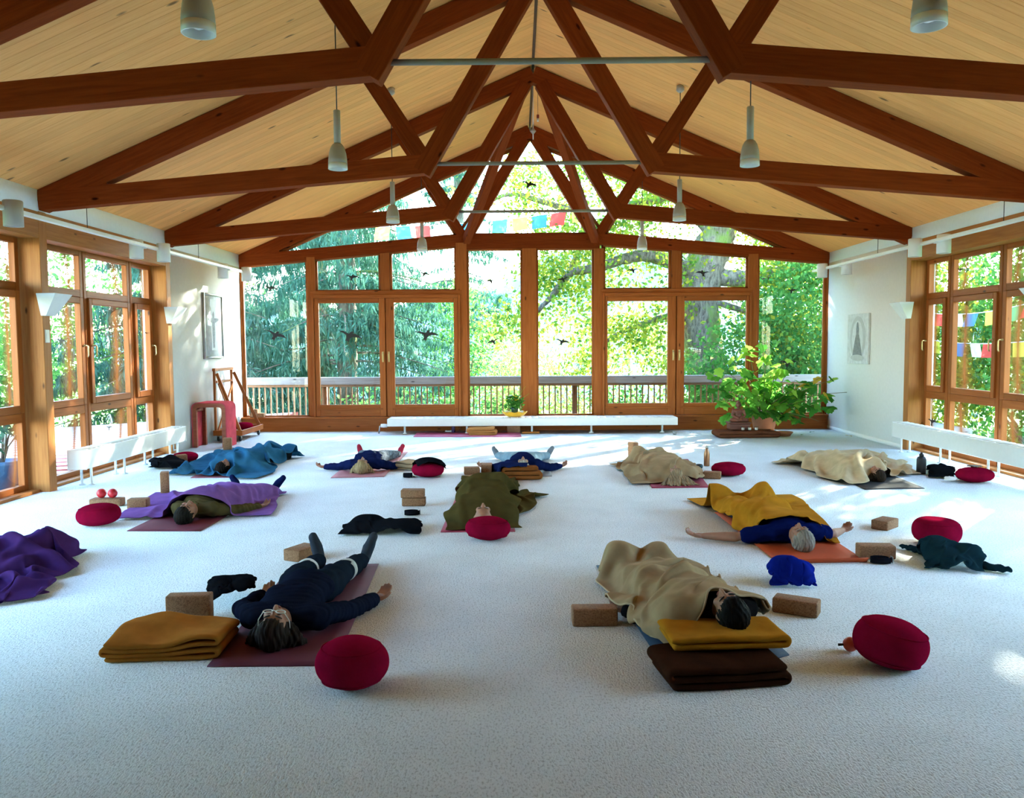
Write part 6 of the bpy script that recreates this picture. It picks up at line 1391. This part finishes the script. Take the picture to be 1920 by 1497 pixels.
# wooden A-frame trolley on castors
tr_ = thing('trolley', 'low wooden trolley with an A-shaped rack on castors in the left corner', 'trolley', (-5.0, 13.9, 0))
dx0, dx1, dy0, dy1 = -5.24, -4.76, 13.35, 14.45
PINE = M['frame']
box('deck', (dx0 + 0.03, dy0 + 0.03, 0.115), (dx1 - 0.03, dy1 - 0.03, 0.135), PINE, tr_)
for (a, b_) in (((dx0, dy0, .10), (dx1, dy0 + 0.035, .185)), ((dx0, dy1 - 0.035, .10), (dx1, dy1, .185)), ((dx0, dy0 + 0.035, .10), (dx0 + 0.03, dy1 - 0.035, .185)), ((dx1 - 0.03, dy0 + 0.035, .10), (dx1, dy1 - 0.035, .185))): box('edge_rail', a, b_, PINE, tr_, 0.003)
top_z = 1.16
for y in (dy0 + 0.05, dy1 - 0.25):
    beam('upright', (dx0 + 0.03, y, 0.135), (dx0 + 0.03, y, top_z), 0.035, 0.045, PINE, tr_); beam('slanted_strut', (dx1 - 0.04, y + (0.0 if y < 14 else 0.20), 0.14), (dx0 + 0.07, y, top_z - 0.04), 0.03, 0.05, PINE, tr_)
beam('top_bar', (dx0 + 0.03, dy0 + 0.02, top_z + 0.02), (dx0 + 0.03, dy1 - 0.22, top_z + 0.02), 0.05, 0.045, PINE, tr_)
beam('lower_bar', (dx0 + 0.045, dy0 + 0.07, 0.98), (dx0 + 0.045, dy1 - 0.27, 0.98), 0.025, 0.04, PINE, tr_)
beam('cross_brace', (dx0 + 0.06, dy0 + 0.08, 0.18), (dx0 + 0.06, dy1 - 0.28, 0.95), 0.02, 0.04, PINE, tr_); beam('cross_brace', (dx0 + 0.085, dy1 - 0.28, 0.18), (dx0 + 0.085, dy0 + 0.08, 0.95), 0.02, 0.04, PINE, tr_)
for x in (dx0 + 0.06, dx1 - 0.06):
    for y in (dy0 + 0.08, dy1 - 0.08):
        o = lathe('castor', [(0, -0.016), (0.034, -0.016), (0.040, -0.008), (0.040, 0.008), (0.034, 0.016), (0, 0.016)], M['black'], tr_, (x, y, 0.041), 18, (0, PI / 2, 0)); box('castor_fork', (x - 0.024, y - 0.012, 0.045), (x + 0.024, y + 0.012, 0.10), M['grey_metal'], tr_)
cushion('small red cushion lying on the trolley deck', (-4.93, 13.95), 0.15, 0.15, 0.13, seed=12, z=0.136)
block('lower cork block on the window sill behind the trolley', (-5.02, YF - 0.105), (0.26, 0.10, 0.075), 0.0, SILL); block('upper cork block on the window sill behind the trolley', (-5.07, YF - 0.105), (0.13, 0.10, 0.075), 0.0, SILL + 0.0755)

# bottles, bowl, balls, belts
c = P(1325, 874)
t = thing('steel_bottle', 'slim copper coloured drinking bottle standing beyond a red cushion', 'bottle', (c[0], c[1], 0)); COPPER = mat_plain('copper_lacquer', (0.42, 0.19, 0.09), 0.35, 0.6)
lathe('flask', [(0, 0), (0.034, 0), (0.037, 0.01), (0.037, 0.15), (0.030, 0.185), (0.019, 0.215), (0.017, 0.225), (0, 0.225)], COPPER, t, (c[0], c[1], 0), 24); lathe('cap', [(0, 0.225), (0.020, 0.225), (0.020, 0.258), (0.017, 0.264), (0, 0.264)], M['grey_metal'], t, (c[0], c[1], 0), 18)
c = P(1727, 889)
t = thing('black_bottle', 'wide black drinking bottle standing left of the dark clothes heap', 'bottle', (c[0], c[1], 0))
lathe('flask', [(0, 0), (0.050, 0), (0.053, 0.012), (0.053, 0.175), (0.042, 0.2), (0.028, 0.208), (0, 0.208)], M['black'], t, (c[0], c[1], 0), 24); lathe('cap', [(0, 0.208), (0.026, 0.208), (0.026, 0.236), (0.014, 0.242), (0.014, 0.255), (0, 0.257)], M['black'], t, (c[0], c[1], 0), 18)
c = P(1311, 880)
tag(lathe('small_bowl', [(0, 0), (0.025, 0), (0.042, 0.02), (0.046, 0.045), (0.040, 0.06), (0.036, 0.058), (0.040, 0.042), (0, 0.012)], mat_plain('dark_teal_metal', (0.03, 0.07, 0.08), 0.35, 0.5), None, (c[0], c[1], 0), 22), 'small dark bowl beside the copper bottle', 'bowl')
BALLM = mat_plain('red_rubber', (0.60, 0.02, 0.03), 0.4); ORB = mat_plain('orange_rubber', (0.55, 0.06, 0.03), 0.45)
def knob_ball(label, c, r, mat, z):
    t = thing('massage_ball', label, 'ball', (c[0], c[1], z), 0, 'red massage balls'); me = lathe_mesh([(r * math.cos(a), r + r * math.sin(a)) for a in np.linspace(-PI / 2, PI / 2, 17)], 26); X = get_co(me); ctr = np.array([0, 0, r]); d = (X - ctr) / r
    set_co(me, ctr + (X - ctr) * (1 + 0.012 * np.sin(d[:, 0:1] * 22) * np.sin(d[:, 1:2] * 22) * np.sin(d[:, 2:3] * 22))); link('ball', me, mat, t, T(c[0], c[1], z), True); return t
cb = cpx(190, 953, 0.12)
knob_ball('left one of two red balls on the block behind the left-edge cushion', (cb[0] - 0.055, cb[1]), 0.046, BALLM, 0.077); knob_ball('right one of two red balls on the block behind the left-edge cushion', (cb[0] + 0.055, cb[1]), 0.046, BALLM, 0.077)
c = P(1594, 1222); t = knob_ball('orange-red ball on a black cord beside the tilted front right cushion', c, 0.036, ORB, 0.001)
tube('cord', [(c[0] - 0.06, c[1], 0.035), (c[0] - 0.03, c[1], 0.036), (c[0] + 0.045, c[1], 0.036), (c[0] + 0.07, c[1] + 0.01, 0.03)], [0.007, 0.006, 0.006, 0.008], M['black'], t, 8)
BELT = fab('black_webbing', (0.010, 0.010, 0.014))
def rolled_belt(label, c, L, r, rot):
    pts = []; 
    for a in np.linspace(0, 6 * PI, 70): rr = r * (0.35 + 0.65 * a / (6 * PI)); pts.append((L * rr / r * math.cos(a), rr * math.sin(a)))
    n = len(pts); V = [(x, y, z) for z in (0.004, 0.044) for x, y in pts]; F = [[i, i + 1, n + i + 1, n + i] for i in range(n - 1)]
    t = thing('yoga_belt', label, 'belt', (c[0], c[1], 0)); o = link('webbing', mesh_from(V, F), BELT, t, T(c[0], c[1], 0, rot), True); s = o.modifiers.new('thick', 'SOLIDIFY'); s.thickness = 0.003
    box_ = link('buckle', box_mesh(0.006, 0.05, 0.045, 0.002), M['grey_metal'], t, T(c[0], c[1], 0.026, rot) @ Matrix.Translation((L + 0.004, 0, 0))); return t
rolled_belt('rolled black belt in front of the two stacked cork blocks', P(772, 966), 0.075, 0.05, 0.1)
rolled_belt('rolled black belt before the block by the curled orange mat', P(1650, 1056), 0.075, 0.05, -0.1)
c = P(764, 896); t = thing('small_case', 'small black case with a strap before the heaped red cushion', 'case', (c[0], c[1], 0)); link('body', box_mesh(0.11, 0.06, 0.05, 0.008, 2), BELT, t, T(c[0], c[1] + 0.03, 0.026, 0.1)); tube('strap', [(c[0] + 0.05, c[1] + 0.02, 0.02), (c[0] + 0.09, c[1] - 0.01, 0.01), (c[0] + 0.02, c[1] - 0.03, 0.006), (c[0] - 0.04, c[1] - 0.01, 0.006)], 0.005, BELT, t, 6)

# cloth laid on cushions and on the rust bolster
def ell(c, r): 
    g = np.random.default_rng(6).normal(size=(5000, 3)); g /= np.linalg.norm(g, axis=1)[:, None]; g[:, 2] = abs(g[:, 2]); return np.array([c[0], c[1], 0]) + g * np.array(r)
def drape_on(name, label, cat, c, r, half, mat, seed, slack=1.25, rot=0.2, off=(0, 0), n=34):
    hf = Height(np.array(c) - 0.7, np.array(c) + 0.7, 0.015); hf.add(ell(c, r)).finish(2); ca, sa_ = math.cos(rot), math.sin(rot)
    cs = [np.array(c) + np.array(off) + np.array([ca * a - sa_ * b, sa_ * a + ca * b]) for a, b in ((-half[0], -half[1]), (half[0], -half[1]), (half[0], half[1]), (-half[0], half[1]))]
    o = cloth_obj(name, drape(hf, cs, n, n, slack=slack, seed=seed, ruffle=0.05, steps=45, iters=7, bend=0.15), mat, None); tag(o, label, cat); return o
c5_ = cpx(800, 897, 0.12); drape_on('dark_garment', 'dark navy garment heaped over a red cushion', 'garment', c5_, (0.20, 0.175, 0.215), (0.17, 0.20), BLACK, 51, 1.35, 0.3, (0.02, 0.10))
c6_ = cpx(1838, 907, 0.12); drape_on('grey_cloth', 'small crumpled grey cloth lying on the bright red cushion', 'cloth', c6_, (0.205, 0.175, 0.168), (0.07, 0.07), fab('grey_cloth', (0.30, 0.28, 0.26)), 52, 1.4, 0.3, (0.02, 0.04), 26)
cr_ = P(978, 901)[:2] + np.array([0, 0.10])
hf = Height(cr_ - 0.9, cr_ + 0.9, 0.015); hf.add(np.array([cr_[0], cr_[1], 0]) + np.stack([np.random.default_rng(3).uniform(-0.23, 0.23, 6000), np.random.default_rng(4).uniform(-0.12, 0.12, 6000), np.full(6000, 0.158)], 1)).finish(1)
tag(cloth_obj('navy_garment', drape(hf, [cr_ + np.array(v) for v in ((-0.30, -0.14), (0.02, -0.16), (0.10, 0.10), (-0.42, 0.14))], 40, 32, slack=1.2, seed=53, ruffle=0.04, bend=0.15), NAVY, None), 'navy garment thrown over the left half of the rust folded blanket', 'garment')
c = P(1783, 904); tag(drape_on('white_tissue', 'crumpled white tissue on the carpet left of the bright red cushion', 'tissue', c[:2], (0.04, 0.035, 0.04), (0.07, 0.06), M['white_metal'], 54, 1.4, 0.5, (0, 0), 20), None)
# things along the far radiator
c = P(996, 813); tag(box('wooden_flute', (c[0] - 0.16, c[1] - 0.02, 0.001), (c[0] + 0.15, c[1] + 0.02, 0.03), M['pine'], None, 0.012, 3), 'thin wooden stick lying right of the pink mat by the far radiator', 'stick')
c = P(850, 811)
t = thing('glass_bottle', 'small dark glass bottle standing before the far radiator', 'bottle', (c[0], c[1], 0)); lathe('glass', [(0, 0), (0.033, 0), (0.035, 0.09), (0.015, 0.12), (0.013, 0.16), (0, 0.16)], mat_plain('violet_glass', (0.10, 0.06, 0.16), 0.15), t, (c[0], c[1], 0), 18); lathe('stopper', [(0, 0.16), (0.015, 0.16), (0.015, 0.185), (0, 0.187)], M['white_metal'], t, (c[0], c[1], 0), 12)
c = P(863, 808); tag(lathe('water_glass', [(0, 0), (0.030, 0), (0.034, 0.09), (0.031, 0.09), (0.027, 0.006), (0, 0.006)], CGL, None, (c[0], c[1], 0), 18), 'small clear drinking glass right of the dark bottle', 'glass')
c = P(841, 810); t = thing('white_gadget', 'flat white gadget lying left of the dark glass bottle', 'gadget', (c[0], c[1], 0)); box('case', (c[0] - 0.06, c[1] - 0.03, 0.001), (c[0] + 0.06, c[1] + 0.03, 0.026), M['white_metal'], t, 0.008, 2); box('screen', (c[0] - 0.03, c[1] - 0.02, 0.026), (c[0] + 0.03, c[1] + 0.02, 0.0275), M['black'], t)
c = P(1265, 815); t = thing('small_candle', 'little candle in a metal cup alone on the carpet by the right doors', 'candle', (c[0], c[1], 0)); lathe('cup', [(0, 0), (0.028, 0), (0.030, 0.05), (0.027, 0.05), (0.025, 0.01), (0, 0.01)], M['grey_metal'], t, (c[0], c[1], 0), 16); lathe('wax', [(0, 0.012), (0.024, 0.012), (0.024, 0.04), (0, 0.042)], WAX, t, (c[0], c[1], 0), 14)
bpy.data.scenes.remove(tmp_scene)
